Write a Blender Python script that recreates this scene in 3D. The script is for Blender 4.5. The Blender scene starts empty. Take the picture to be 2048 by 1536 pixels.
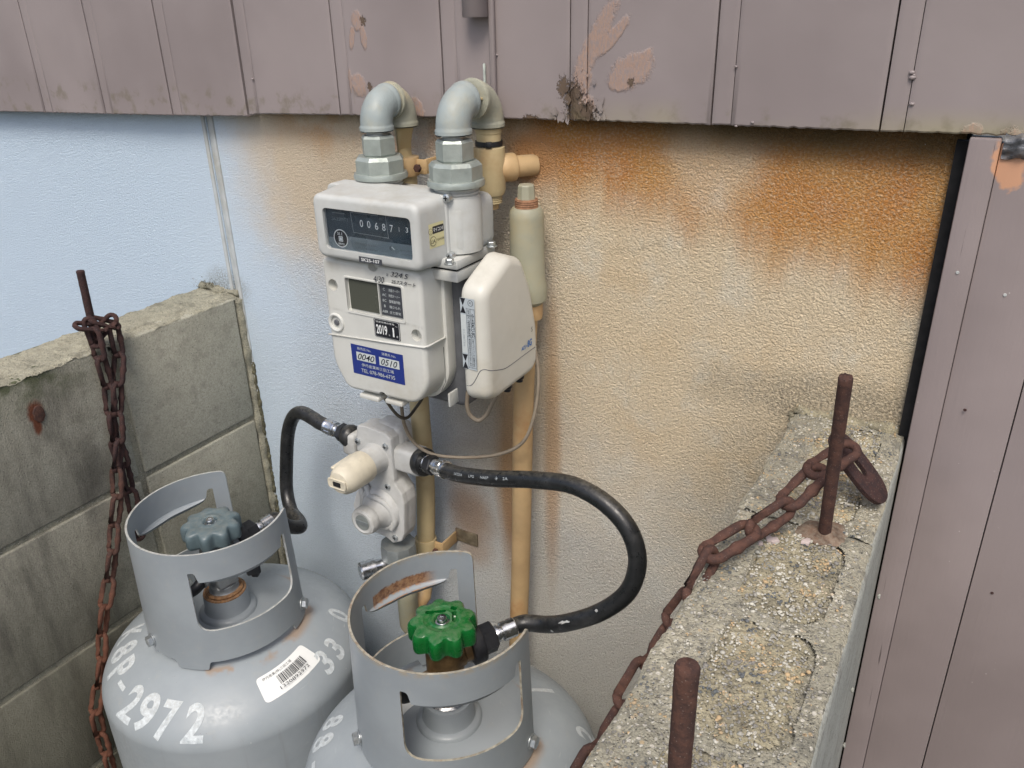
import bpy, bmesh, math, random
import numpy as np
from mathutils import Vector, Matrix, noise
from mathutils.geometry import delaunay_2d_cdt
random.seed(7)
rad = math.radians
scene = bpy.context.scene
COL = scene.collection

# ------------------------------------------------------------------ camera
FPX = 1640.33
RM = np.array([[0.86050421, 0.19719888, -0.46972876], [0.5089647, -0.37273623, 0.77590118], [-0.02207808, -0.90674159, -0.42110836]])
CAM = np.array([0, -.86, 1.75])
cd = bpy.data.cameras.new('camera'); cam = bpy.data.objects.new('camera', cd); COL.objects.link(cam)
cd.sensor_width = 36; cd.lens = FPX / 2048 * 36; cd.clip_start = .01; cd.clip_end = 500
cam.matrix_world = Matrix(((RM[0, 0], -RM[0, 1], -RM[0, 2], CAM[0]), (RM[1, 0], -RM[1, 1], -RM[1, 2], CAM[1]), (RM[2, 0], -RM[2, 1], -RM[2, 2], CAM[2]), (0, 0, 0, 1)))
scene.camera = cam

# ------------------------------------------------------------------ light
SUN_EL, SUN_AZ = rad(56), rad(158)          # azimuth clockwise from +Y; the wall faces -Y
w = bpy.data.worlds.new('World'); scene.world = w; w.use_nodes = True
nt = w.node_tree; bg = nt.nodes['Background']
sk = nt.nodes.new('ShaderNodeTexSky'); sk.sky_type = 'NISHITA'; sk.sun_disc = False
sk.sun_elevation = SUN_EL; sk.sun_rotation = SUN_AZ; sk.air_density = 1.0; sk.dust_density = 4.0; sk.ozone_density = 1.0
nt.links.new(sk.outputs[0], bg.inputs[0]); bg.inputs[1].default_value = .115
sl = bpy.data.lights.new('sun', 'SUN'); sl.energy = 1.5; sl.angle = rad(22); sl.color = (1, .95, .87)
so = bpy.data.objects.new('sun', sl); COL.objects.link(so)
sd = Vector((math.sin(SUN_AZ) * math.cos(SUN_EL), math.cos(SUN_AZ) * math.cos(SUN_EL), math.sin(SUN_EL)))
so.rotation_euler = sd.to_track_quat('Z', 'Y').to_euler(); so.location = (0, -3, 4)
vs = scene.view_settings
scene.display_settings.display_device = 'sRGB'; vs.view_transform = 'Standard'; vs.look = 'None'; vs.exposure = .54; vs.gamma = 1; vs.use_curve_mapping = False

# ------------------------------------------------------------------ measuring
def at(px, py, Y=None, X=None, Z=None):
    """point of the place seen at this spot of the photograph, on the plane Y=, X= or Z="""
    v = RM @ np.array([(px - 1024) / FPX, (py - 768) / FPX, 1.])
    t = (Y - CAM[1]) / v[1] if Y is not None else (X - CAM[0]) / v[0] if X is not None else (Z - CAM[2]) / v[2]
    return Vector(CAM + v * t)

# ------------------------------------------------------------------ materials
class NB:
    def __init__(s, name, rough=.5, metal=0., spec=.5):
        s.m = bpy.data.materials.new(name); s.m.use_nodes = True; s.t = s.m.node_tree
        s.b = s.t.nodes['Principled BSDF']; s.set('Roughness', rough); s.set('Metallic', metal); s.set('Specular IOR Level', spec)
    def put(s, sock, v):
        if isinstance(v, bpy.types.NodeSocket): s.t.links.new(v, sock)
        elif isinstance(v, (tuple, list)) and len(v) == 3 and sock.type == 'RGBA': sock.default_value = (*v, 1)
        else: sock.default_value = v
    def set(s, k, v): s.put(s.b.inputs[k], v)
    def node(s, t, **k):
        n = s.t.nodes.new(t)
        for a, b in k.items(): setattr(n, a, b)
        return n
    def pos(s): return s.node('ShaderNodeNewGeometry').outputs['Position']
    def obj(s): return s.node('ShaderNodeTexCoord').outputs['Object']
    def rnd(s): return s.node('ShaderNodeObjectInfo').outputs['Random']
    def xyz(s, v):
        n = s.node('ShaderNodeSeparateXYZ'); s.put(n.inputs[0], v); return n.outputs
    def comb(s, x, y, z):
        n = s.node('ShaderNodeCombineXYZ'); s.put(n.inputs[0], x); s.put(n.inputs[1], y); s.put(n.inputs[2], z); return n.outputs[0]
    def vm(s, op, a, b):
        n = s.node('ShaderNodeVectorMath', operation=op); s.put(n.inputs[0], a); s.put(n.inputs[1], b); return n.outputs[0]
    def ma(s, op, a, b=0., c=0., clamp=False):
        n = s.node('ShaderNodeMath', operation=op, use_clamp=clamp); s.put(n.inputs[0], a); s.put(n.inputs[1], b); s.put(n.inputs[2], c); return n.outputs[0]
    def no(s, v, scale, detail=3., rough=.5, dist=0.):
        n = s.node('ShaderNodeTexNoise'); s.put(n.inputs['Vector'], v); n.inputs['Scale'].default_value = scale; n.inputs['Detail'].default_value = detail
        n.inputs['Roughness'].default_value = rough; n.inputs['Distortion'].default_value = dist; return n.outputs[0]
    def vo(s, v, scale, feat='F1', out=0):
        n = s.node('ShaderNodeTexVoronoi', feature=feat); s.put(n.inputs['Vector'], v); n.inputs['Scale'].default_value = scale; return n.outputs[out]
    def mr(s, v, a, b, c=0., d=1., sm=True):
        n = s.node('ShaderNodeMapRange', interpolation_type='SMOOTHSTEP' if sm else 'LINEAR'); s.put(n.inputs[0], v)
        for i, q in enumerate((a, b, c, d)): s.put(n.inputs[i + 1], q)
        return n.outputs[0]
    def mix(s, f, a, b, mode='MIX'):
        n = s.node('ShaderNodeMix', data_type='RGBA', blend_type=mode); s.put(n.inputs[0], f); s.put(n.inputs[6], a); s.put(n.inputs[7], b); return n.outputs[2]
    def bump(s, h, dist=.001, strength=1.):
        n = s.node('ShaderNodeBump'); s.put(n.inputs['Height'], h); n.inputs['Distance'].default_value = dist; n.inputs['Strength'].default_value = strength
        s.set('Normal', n.outputs[0])
    def mul(s, a, b): return s.ma('MULTIPLY', a, b)
    def mx(s, a, b): return s.ma('MAXIMUM', a, b)
    def ell(s, x, z, cx, cz, rx, rz, ang=0., soft=.35, warp=None, warpk=0.):
        """soft ellipse mask; warp = noise to fray its outline"""
        dx = s.ma('SUBTRACT', x, cx); dz = s.ma('SUBTRACT', z, cz); c, n = math.cos(ang), math.sin(ang)
        u = s.ma('ADD', s.mul(dx, c / rx), s.mul(dz, n / rx)); v = s.ma('ADD', s.mul(dx, -n / rz), s.mul(dz, c / rz))
        d = s.ma('SQRT', s.ma('ADD', s.mul(u, u), s.mul(v, v)))
        if warp is not None: d = s.ma('ADD', d, s.mul(s.ma('SUBTRACT', warp, .5), warpk))
        return s.mr(d, 1 - soft, 1 + soft, 1., 0.)

def plain(name, col, rough=.5, metal=0., var=.12, scale=60., bump=0., dirt=None, dirtk=.5, coat=0., spec=.5):
    """painted / plastic surface with slight tonal variation, roughness variation, optional dirt"""
    n = NB(name, rough, metal, spec); p = n.obj()
    a = n.no(p, scale, 4); base = n.mix(n.mr(a, .3, .7), tuple(c * (1 - var) for c in col), tuple(min(1, c * (1 + var)) for c in col))
    if dirt is not None:
        b = n.no(p, scale * .35, 5, .65); base = n.mix(n.mul(n.mr(b, .48, .72), dirtk), base, dirt); nz_ = n.xyz(n.node('ShaderNodeNewGeometry').outputs['Normal'])[2]; base = n.mix(n.mul(n.mul(n.mr(nz_, .55, .98), n.mr(n.no(p, scale * 2.2, 5, .7), .35, .65)), .30 * dirtk + .08), base, (.36, .33, .26)); spk = n.mul(n.mr(n.vo(p, 210), .05, .085, 1., 0.), n.mr(n.no(p, 33, 2), .58, .66)); base = n.mix(n.mul(spk, .45 * dirtk), base, (.12, .10, .08))
    n.set('Base Color', base); n.set('Roughness', n.mr(n.no(p, scale * 1.7, 3), .3, .7, max(0, rough - .07), rough + .1))
    if bump: n.bump(n.no(p, scale * 5, 3, .6), bump)
    if coat: n.set('Coat Weight', coat)
    return n.m

M = {}
def stucco():
    n = NB('stucco', .9, spec=.2); p = n.pos(); x, y, z = n.xyz(p)[:3]
    big = n.no(p, 3.2, 4, .6); mid = n.no(p, 14, 4, .6); fine = n.no(p, 330, 3, .6); drip = n.no(n.vm('MULTIPLY', p, (18, 1, 2.2)), 1, 4, .6)
    blue = (.52, .63, .74); white = (.68, .69, .66); beige = (.72, .60, .42)
    fx = n.ma('ADD', x, n.mul(n.ma('SUBTRACT', big, .5), .28))
    base = n.mix(n.mr(fx, -1.20, -.50), blue, n.mix(n.mr(fx, -.80, -.50), (.60, .66, .72), white))  # bluish sky light from the left is painted into the wall colour
    bg_ = n.mul(n.mr(n.ma('ADD', fx, n.mul(n.ma('SUBTRACT', z, 1.3), .28)), -.78, -.28), n.mr(n.ma('ADD', z, n.mul(n.ma('SUBTRACT', mid, .5), .2)), 1.0, 1.3, .35, 1.))
    mott = n.no(n.vm('MULTIPLY', p, (22, 1, 14)), 1, 5, .7)
    base = n.mix(bg_, base, n.mix(n.mr(mott, .40, .68), beige, n.mix(n.mr(mid, .35, .65), (.72, .655, .52), (.70, .56, .37))))
    crk = n.mr(n.vo(n.vm('ADD', p, n.vm('MULTIPLY', n.comb(mid, mid, big), (.05, .05, .05))), 5, 'DISTANCE_TO_EDGE'), .0, .004, 1., 0.); base = n.mix(n.mul(n.mul(n.mul(crk, n.mr(x, -.5, -.4)), n.mr(big, .52, .6)), .35), base, (.2, .16, .11))
    warmleft = n.ell(x, z, -.83, 1.56, .14, .16, 0, .6, mid, .9)
    base = n.mix(n.mul(warmleft, .75), base, (.60, .45, .26))
    # algae / rust coloured band under the cladding, with runs
    low = n.ma('ADD', z, n.mul(n.ma('SUBTRACT', drip, .5), .13))
    thr = n.mr(x, -.52, -.1, 1.56, 1.48, False)
    band = n.mul(n.mr(n.ma('SUBTRACT', low, thr), -.035, .05), n.mr(n.ma('ADD', x, n.mul(n.ma('SUBTRACT', mid, .5), .1)), -.53, -.46))
    band = n.mul(band, n.mr(n.ma('ADD', mid, n.mul(drip, .6)), .50, .80, .66, 1.))
    gap = n.ell(x, z, -.27, 1.60, .05, .06, 0, .5, mid, 1.2)
    band = n.mul(band, n.ma('SUBTRACT', 1., n.mul(gap, .6)))
    band2 = n.mul(n.mul(n.mr(low, 1.55, 1.60), n.mr(x, -1.0, -.8)), .55)
    o1 = n.mix(n.mr(mid, .35, .7), (.50, .20, .042), (.56, .29, .09))
    base = n.mix(n.mul(n.mul(n.mx(band, n.mul(band2, n.mr(mid, .4, .6))), n.mr(fine, .33, .55, .6, 1.)), .95), base, o1)
    run1 = n.mul(n.ell(x, z, -.525, 1.14, .022, .14, 0, .6, drip, 1.2), .85)
    run2 = n.mul(n.ell(x, z, -.46, 1.20, .012, .2, 0, .6, drip, 1.2), .6)
    run3 = n.mul(n.ell(x, z, -.60, 1.04, .035, .07, 0, .6, mid, 1.2), .6)
    base = n.mix(n.mx(n.mx(run1, run2), run3), base, (.46, .24, .09))
    tee = n.mul(n.ell(x, z, -.487, 1.583, .034, .030, 0, .5, fine, 1.), 1.)
    base = n.mix(tee, base, (.50, .27, .12))
    warm2 = n.mul(n.ell(x, z, -.53, 1.24, .09, .11, 0, .7, mid, 1.), .45)
    base = n.mix(warm2, base, (.42, .30, .17))
    # mould by the block walls, plus two darker patches beside the regulator
    mo = n.mx(n.ell(x, z, -.10, 1.345, .13, .035, 0, .6, mid, 1.6), n.ell(x, z, -1.06, 1.335, .05, .03, 0, .5, mid, 1.5))
    mo = n.mx(mo, n.mul(n.ell(x, z, -.20, 1.22, .06, .13, -.5, .7, mid, 1.4), .55))
    mo = n.mx(mo, n.mul(n.ell(x, z, -.56, 1.235, .03, .05, 0, .7, mid, 1.2), .45))
    mo = n.mx(mo, n.mul(n.ell(x, z, -.86, 1.17, .05, .16, 0, .8, mid, 1.2), .3))
    base = n.mix(n.mul(mo, n.mr(fine, .35, .6, .1, .65)), base, (.15, .14, .11))
    siding_shade = n.mul(n.mr(n.ma('ADD', z, n.mr(x, -.5, -.15, -.014, .004)), 1.592, 1.630), n.mr(n.no(n.vm('MULTIPLY', p, (9, 1, 4)), 1, 4), .3, .7, .7, .95))
    base = n.mix(siding_shade, base, (.085, .062, .03))  # shadow of the siding overhang, painted into the wall colour
    bits = n.mr(n.vo(p, 260), .06, .11, 1., 0.); pick = n.mr(n.no(p, 70, 2), .60, .66)
    base = n.mix(n.mul(n.mul(bits, pick), .8), base, (.06, .055, .05))
    bits2 = n.mr(n.vo(n.vm('ADD', p, (3.3, 1.1, 7.7)), 300), .05, .10, 1., 0.)
    base = n.mix(n.mul(n.mul(bits2, n.mr(n.no(p, 90, 2), .56, .62)), .8), base, (.75, .76, .76))
    h0 = n.no(p, 470, 3, .6, .1); smooth = n.mr(n.ma('ADD', x, n.mul(n.ma('SUBTRACT', mid, .5), .3)), -1.0, -.6, .35, 1.)
    n.set('Base Color', n.mix(n.mul(n.mr(h0, .50, .36), n.mul(smooth, .5)), base, n.mix(.55, base, (.16, .12, .08))))
    h = n.ma('ADD', n.mr(h0, .38, .60), n.ma('ADD', n.mul(n.mr(n.no(n.vm('ADD', p, (5, 5, 5)), 240, 2, .5), .35, .65), .7), n.mul(n.no(p, 900, 2, .6), .35)))
    n.bump(n.mul(h, smooth), .0016, .8)
    return n.m
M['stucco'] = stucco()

def siding():
    n = NB('siding_paint', .42, spec=.4); p = n.pos(); x, y, z = n.xyz(p)[:3]
    big = n.no(p, 5, 3); mid = n.no(p, 45, 4, .6); br = n.no(n.vm('MULTIPLY', p, (200, 40, 40)), 1, 3)
    base = n.mix(n.mr(big, .3, .7), (.238, .203, .200), (.29, .25, .246))
    base = n.mix(n.mul(n.mr(z, 1.665, 1.635), n.mul(n.mr(big, .4, .6), n.mr(x, -.48, -.3, 0., .65))), base, (.32, .29, .17))
    brush = n.no(n.vm('MULTIPLY', p, (170, 1, 110)), 1, 5, .75)
    pe = None; fineb = n.no(n.vm('MULTIPLY', p, (330, 1, 260)), 1, 4, .75)
    def at2(px, py): q = at(px, py, Y=-.027); return q.x, q.z
    for px, py, rx, rz, a in ((714, 42, .0085, .011, 0), (704, 75, .0040, .014, -.25), (727, 75, .0045, .014, .05), (718, 170, .011, .014, .4), (700, 160, .003, .014, 0), (835, 215, .008, .013, .5), (1190, 85, .010, .046, -.5), (1225, 75, .006, .026, -.75), (1165, 160, .0095, .028, -.15),
                              (1262, 142, .024, .0155, .45), (1285, 118, .014, .006, .7), (1240, 165, .014, .009, 0), (1170, 212, .012, .012, 0), (1945, 262, .008, .006, 0)):
        cx, cz = at2(px, py); e = n.ell(x, z, cx, cz, rx, rz, a, .2, brush, 1.1)
        pe = e if pe is None else n.mx(pe, e)
    # same undercoat at the head of the right hand board
    q = at(2022, 330, Y=-.03); pe = n.mx(pe, n.ell(x, z, q.x, q.z, .016, .028, .2, .15, brush, 1.))
    streak = n.no(n.vm('MULTIPLY', p, (520, 1, 150)), 1, 4, .7); base = n.mix(n.mul(pe, n.mr(streak, .36, .60, .10, .72)), base, (.39, .25, .18))
    # bare chipped spots
    chip = None
    for px, py, rx, rz in ((1163, 226, .016, .012), (1128, 175, .007, .010), (1148, 195, .010, .014), (1262, 165, .0035, .004), (726, 42, .004, .005), (740, 175, .003, .006), (1062, 238, .010, .004)):
        cx, cz = at2(px, py); e = n.ell(x, z, cx, cz, rx, rz, 0, .15, fineb, 3.6); chip = e if chip is None else n.mx(chip, e)
    base = n.mix(chip, base, (.12, .085, .06))
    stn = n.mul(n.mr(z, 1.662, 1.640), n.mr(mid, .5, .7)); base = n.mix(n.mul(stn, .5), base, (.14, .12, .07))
    n.set('Base Color', base); n.set('Roughness', n.mr(n.no(p, 14, 3), .3, .7, .36, .55))
    h = n.ma('ADD', n.ma('ADD', n.mul(n.no(p, 60, 3), .25), n.mul(n.no(n.vm('MULTIPLY', p, (1, 1, .35)), 11, 2), 3.2)), n.ma('ADD', n.mul(pe, n.ma('ADD', .4, n.mul(brush, .8))), n.mul(chip, -.9)))
    n.bump(h, .0012, .8)
    return n.m
M['siding'] = siding()

def wood(name='board_paint', ck=1.):
    n = NB(name, .5, spec=.35); p = n.pos(); x, y, z = n.xyz(p)[:3]
    g = n.no(n.vm('MULTIPLY', p, (420, 60, 14)), 1, 4, .6); big = n.no(p, 7, 3)
    base = n.mix(n.mr(big, .3, .7), (.21, .176, .172), (.255, .216, .211))
    crack = n.mr(n.no(n.vm('MULTIPLY', p, (500, 50, 12)), 1, 2, .5), .72, .77)
    crack = n.mul(crack, ck); base = n.mix(n.mul(crack, .85), base, (.02, .015, .012)); speck = n.mr(n.vo(p, 120), .05, .09, 1., 0.)
    base = n.mix(n.mul(n.mul(speck, n.mr(n.no(p, 30, 2), .6, .68)), .8), base, (.45, .42, .40))
    q = at(2022, 320, Y=-.03); pe = n.ell(x, z, q.x, q.z, .014, .022, .2, .15, n.no(p, 90, 4), 1.4)
    base = n.mix(pe, base, (.46, .25, .15))
    n.set('Base Color', base); n.bump(n.ma('SUBTRACT', n.mul(g, .5), n.mul(crack, 1.2)), .0007, .7); return n.m
M['board'] = wood(); M['board_smooth'] = wood('board_paint_smooth', .0)

def concrete(name, a, b, dark, speck=1., bumpd=.0012, moss=0., seed=0.):
    n = NB(name, .93, spec=.15); p = n.vm('ADD', n.pos(), (seed, seed, seed)); r = n.rnd(); x, y, z = n.xyz(n.pos())[:3]
    big = n.no(p, 6, 5, .6); mid = n.no(p, 40, 5, .65); fine = n.no(p, 420, 3, .7)
    base = n.mix(n.mr(big, .3, .7), a, b)
    base = n.mix(n.mul(n.mr(r, 0., 1.), .25), base, tuple(c * .72 for c in a))
    base = n.mix(n.mul(n.mr(mid, .50, .68), .6), base, dark); base = n.mix(n.mul(n.mr(n.no(p, 170, 4, .7), .52, .62), .35 + .2 * (speck > 1)), base, dark)
    base = n.mix(n.mr(fine, .35, .7, 0., .45), base, tuple(c * .45 for c in a))
    v = n.vo(p, 420, out=1); v0 = n.vo(p, 420)
    base = n.mix(n.mul(n.mul(n.mr(v0, .2, .3, 1., 0.), n.mr(n.xyz(v)[0], .75, .9)), .7 * speck), base, (.55, .53, .48))
    base = n.mix(n.mul(n.mul(n.mr(v0, .2, .3, 1., 0.), n.mr(n.xyz(v)[1], .85, .95)), .8), base, (.03, .03, .03))
    if speck > 1:
        v2 = n.vo(p, 210, out=1); d2 = n.vo(p, 210); c2 = n.xyz(v2)
        base = n.mix(n.mul(n.mul(n.mr(d2, .25, .38, 1., 0.), n.mr(c2[0], .68, .8)), .75), base, (.60, .57, .50))
        base = n.mix(n.mul(n.mul(n.mr(d2, .25, .38, 1., 0.), n.mr(c2[1], .88, .95)), .6), base, (.15, .145, .13))
        base = n.mix(n.mul(n.mul(n.mr(d2, .25, .38, 1., 0.), n.mr(c2[2], .86, .94)), .6), base, (.50, .36, .20))
    if moss:
        strk = n.no(n.vm('MULTIPLY', p, (14, 14, 2.4)), 1, 5, .65)
        old = n.mul(n.mr(n.ma('ADD', y, n.mul(n.ma('SUBTRACT', big, .5), .25)), -.22, -.36), moss)
        base = n.mix(n.mul(old, n.mr(strk, .35, .62, .25, .85)), base, (.075, .07, .062))
        base = n.mix(n.mul(n.mul(old, n.mr(z, 1.27, 1.33)), n.mr(mid, .35, .6, .2, .8)), base, (.06, .075, .03))
        lowd = n.mul(n.mr(n.ma('ADD', z, n.mul(n.ma('SUBTRACT', strk, .5), .3)), 1.15, .8), .55)
        base = n.mix(lowd, base, (.09, .088, .06))
        for px, py, rx in ((70, 825, .010), (75, 850, .006)):
            q = at(px, py, X=-1.03); base = n.mix(n.ell(y, z, q.y, q.z, rx, .016, 0, .4, mid, 1.5), base, (.13, .05, .03))
    n.set('Base Color', base)
    n.bump(n.ma('ADD', n.mul(fine, .8), n.ma('ADD', n.mul(mid, .6), n.mul(n.mr(v0, 0., .5), .5))), bumpd, .9)
    return n.m
M['block'] = concrete('block_concrete', (.39, .38, .31), (.51, .495, .41), (.30, .29, .235), moss=1.)
M['mortar'] = concrete('wall_mortar', (.33, .32, .25), (.42, .40, .31), (.15, .145, .12), bumpd=.002, seed=3.)
M['gravelly'] = concrete('cast_block_top', (.32, .305, .24), (.50, .465, .36), (.12, .12, .11), 1.6, .0024, seed=5.)
M['corefill'] = concrete('core_mortar', (.36, .325, .225), (.50, .45, .32), (.15, .14, .11), 1.6, .0028, seed=9.)
M['render'] = concrete('smooth_render', (.36, .37, .33), (.44, .45, .41), (.22, .21, .19), .2, .0006, seed=2.)
def pebble():
    n = NB('pebble', .8); r = n.vo(n.pos(), 90, out=1); c = n.xyz(r)
    b = n.mix(n.mr(c[0], .2, .8), (.22, .21, .19), (.52, .50, .43)); b = n.mix(n.mr(c[1], .80, .86), b, (.48, .35, .20)); b = n.mix(n.mr(c[2], .90, .95), b, (.11, .12, .125))
    n.set('Base Color', b); n.bump(n.no(n.pos(), 500, 2), .0004); return n.m
M['pebble'] = pebble()
def rust(name, a, b, c):
    n = NB(name, .85, spec=.25); p = n.obj(); s1 = n.no(p, 120, 5, .65); s2 = n.no(p, 420, 3, .7); r = n.rnd()
    base = n.mix(n.mr(s1, .35, .65), a, b); base = n.mix(n.mul(n.mr(s2, .58, .7), .9), base, c); base = n.mix(n.mul(r, .3), base, c)
    base = n.mix(n.mr(n.vo(p, 500), .10, .16, .5, 0.), base, (.30, .24, .20)); w_ = n.pos(); zz = n.xyz(w_)[2]
    base = n.mix(n.mr(zz, 1.03, .94, 0., .4), base, (.16, .055, .025))
    n.set('Base Color', base); n.bump(n.ma('ADD', s1, n.mul(s2, .6)), .0011, .8); return n.m
M['rust'] = rust('rusted_steel', (.058, .033, .028), (.105, .052, .038), (.040, .024, .024))
M['rustdark'] = rust('rusted_steel_dark', (.035, .021, .021), (.065, .032, .027), (.03, .022, .026))

def tankpaint(name, k=1., lip=False):
    n = NB(name, .38, spec=.5); p = n.obj(); x, y, z = n.xyz(p)[:3]
    a = n.no(p, 9, 4, .6); s = n.no(p, 160, 3, .6)
    base = n.mix(n.mr(a, .3, .7), (.265 * k, .30 * k, .325 * k), (.315 * k, .35 * k, .375 * k))
    scr = n.mul(n.mr(n.vo(n.vm('MULTIPLY', p, (1, 1, .35)), 150), .05, .08, 1., 0.), n.mr(n.no(p, 22, 3), .56, .66)); base = n.mix(n.mul(scr, .7), base, (.60, .62, .60)); scd = n.mul(n.mr(n.vo(n.vm('ADD', p, (3, 3, 3)), 110), .03, .05, 1., 0.), n.mr(n.no(p, 19, 3), .56, .62)); base = n.mix(n.mul(scd, .8), base, (.16, .09, .05)); hl = n.no(n.vm('MULTIPLY', p, (40, 40, 700)), 1, 3, .6); base = n.mix(n.mul(n.mul(n.mr(hl, .64, .70), n.mr(n.no(p, 12, 3), .55, .65)), .5), base, (.52, .55, .55)); run = n.no(n.vm('MULTIPLY', p, (60, 60, 3)), 1, 4, .65); base = n.mix(n.mul(n.mul(n.mr(run, .55, .75), n.mr(z, .93, .86)), .35), base, (.20, .20, .18))
    r2 = n.ma('SQRT', n.ma('ADD', n.mul(x, x), n.mul(y, y)))
    # rust weeping from under the collar foot
    ang = n.ma('ARCTAN2', y, x)
    foot = n.mul(n.mul(n.mr(r2, .100, .108), n.mr(r2, .124, .111)), n.mr(n.no(n.vm('MULTIPLY', p, (13, 13, 13)), 1, 4, .6), .52, .60))
    if not lip: base = n.mix(n.mul(foot, .6), base, (.32, .19, .09))
    dust = n.mr(n.no(p, 45, 5, .7), .55, .8, 0., .3); base = n.mix(dust, base, (.36, .355, .32))
    n.set('Base Color', base); n.set('Roughness', n.mr(s, .3, .7, .33, .5)); n.bump(n.ma('ADD', n.mul(n.no(p, 420, 2), .12), n.mul(n.no(p, 18, 2), .6)), .0008, .5)
    return n.m
M['tank'] = tankpaint('cylinder_paint')
def collarpaint(name, rusty):
    n = NB(name, .36, spec=.5); p = n.obj(); x, y, z = n.xyz(p)[:3]; a = n.no(p, 12, 4, .6)
    base = n.mix(n.mr(a, .3, .7), (.255, .287, .312), (.295, .33, .355)); ang = n.ma('ARCTAN2', y, x)
    if rusty:
        nz = n.no(p, 130, 5, .7); aa = n.ma('ABSOLUTE', ang)
        # angle 140..180 deg (back window) just above the folded lip
        m = n.mul(n.mul(n.mr(ang, 2.22, 2.45), 1.), n.mul(n.mr(n.ma('ADD', z, n.mul(n.ma('SUBTRACT', nz, .5), .012)), 1.088, 1.091), n.mr(n.ma('ADD', z, n.mul(n.ma('SUBTRACT', nz, .5), .012)), 1.108, 1.1045)))
        base = n.mix(n.mul(m, .95), base, n.mix(n.mr(nz, .35, .6), (.14, .05, .02), (.35, .20, .10)))
        edge = n.mul(n.mr(z, 1.126, 1.133), n.mr(nz, .4, .6)); base = n.mix(n.mul(edge, .7), base, (.34, .28, .19))
    dust = n.mr(n.no(p, 60, 5, .7), .5, .8, 0., .28); base = n.mix(dust, base, (.36, .35, .33))
    n.set('Base Color', base); n.bump(n.ma('ADD', n.mul(n.no(p, 500, 2), .1), n.mul(n.no(p, 25, 2), .5)), .0007, .5); return n.m
M['collar'] = collarpaint('collar_paint', False); M['collar_rusty'] = collarpaint('collar_paint_rusty', True)
M['rim_worn'] = plain('rim_worn', (.33, .31, .25), .6, 0, .35, 160, .0003, (.20, .11, .06), .9)
M['rim_pale'] = plain('rim_pale', (.42, .44, .43), .5, 0, .2, 160, .0002, (.25, .22, .18), .7)
M['number'] = plain('number_paint', (.54, .59, .62), .6, 0, .14, 200, .0006, (.36, .41, .44), .95)
M['diecast'] = plain('meter_casting_grey', (.50, .515, .50), .45, 0, .04, 40, .00008, (.36, .34, .28), .5)
M['meterwhite'] = plain('meter_plastic_white', (.58, .585, .55), .42, 0, .03, 30, .00005, (.42, .39, .31), .5)
M['cream'] = plain('adapter_plastic_cream', (.58, .57, .51), .42, 0, .03, 25, .00005, (.42, .37, .27), .5)
M['capcream'] = plain('cap_plastic_cream', (.62, .57, .45), .5, 0, .06, 60, .0002, (.42, .37, .26), .4)
M['regwhite'] = plain('regulator_casting', (.50, .505, .49), .55, 0, .05, 60, .0004, (.30, .29, .25), .55)
M['sidegrey'] = plain('meter_side_grey', (.10, .105, .115), .55)
M['gap'] = plain('gap_black', (.008, .008, .009), .9)
M['blackrub'] = plain('hose_rubber', (.013, .014, .015), .33, 0, .2, 90, .0002, (.10, .10, .10), .25)
M['blackpl'] = plain('black_plastic', (.012, .013, .016), .45, 0, .2, 90, .0002)
M['cable'] = plain('cable_grey', (.24, .20, .15), .6, 0, .1, 90, 0, (.16, .12, .08), .5)
M['cabled'] = plain('cable_dark', (.08, .07, .055), .6)
M['beige'] = plain('pipe_beige', (.54, .44, .25), .5, 0, .08, 25, .0003, (.36, .20, .08), .75)
M['beigeold'] = plain('pipe_beige_stained', (.52, .36, .185), .55, 0, .12, 22, .0004, (.40, .19, .065), .9)
M['olive'] = plain('pipe_olive_grey', (.31, .305, .225), .5, 0, .08, 18, .0003, (.42, .33, .17), .8)
M['elbow'] = plain('elbow_grey_blue', (.29, .335, .335), .5, 0, .07, 40, .0004, (.38, .36, .27), .7)
M['elbowold'] = plain('elbow_weathered', (.33, .33, .26), .55, 0, .12, 45, .0006, (.48, .42, .28), .9)
M['galv'] = plain('galvanised_fitting', (.33, .37, .345), .42, .35, .10, 70, .0003, (.44, .46, .42), .5)
M['galvdark'] = plain('galvanised_dark', (.22, .245, .25), .45, .4, .1, 70, .0003, (.33, .35, .34), .5)
M['steel'] = plain('bright_steel', (.66, .67, .68), .22, 1., .08, 90)
M['zinc'] = plain('zinc_bolt', (.5, .53, .54), .35, .85, .1, 200, .0001)
M['brass'] = plain('aged_brass', (.22, .14, .065), .38, .7, .2, 90, .0003, (.10, .07, .05), .7)
M['green'] = plain('green_plastic', (.004, .115, .020), .28, 0, .06, 60, .0002, (.012, .10, .03), .3, coat=.3)
M['bluegrey'] = plain('wheel_blue_grey', (.095, .135, .15), .42, 0, .08, 60, .0002, (.16, .19, .20), .4)
M['rustring'] = plain('rust_ring', (.30, .15, .06), .8, 0, .3, 200, .0006, (.13, .06, .03), .8)
M['lcd'] = plain('lcd_panel', (.075, .08, .065), .2, 0, .03, 20)
M['dial'] = plain('dial_dark', (.035, .055, .075), .3, 0, .08, 20)
M['dialpale'] = plain('dial_pale', (.17, .21, .235), .3, 0, .05, 20)
def flat(name, c, rough=.5): return plain(name, c, rough, 0, .02, 20)
M['p_white'] = flat('print_white', (.75, .77, .76)); M['p_black'] = flat('print_black', (.012, .013, .018)); M['p_navy'] = flat('sticker_navy', (.018, .035, .20), .4)
M['p_pale'] = flat('sticker_pale', (.52, .56, .56)); M['p_yellow'] = flat('sticker_yellow', (.62, .58, .33)); M['p_grey'] = flat('sticker_grey', (.42, .47, .50)); M['p_blue'] = flat('print_blue', (.05, .17, .45))
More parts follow.
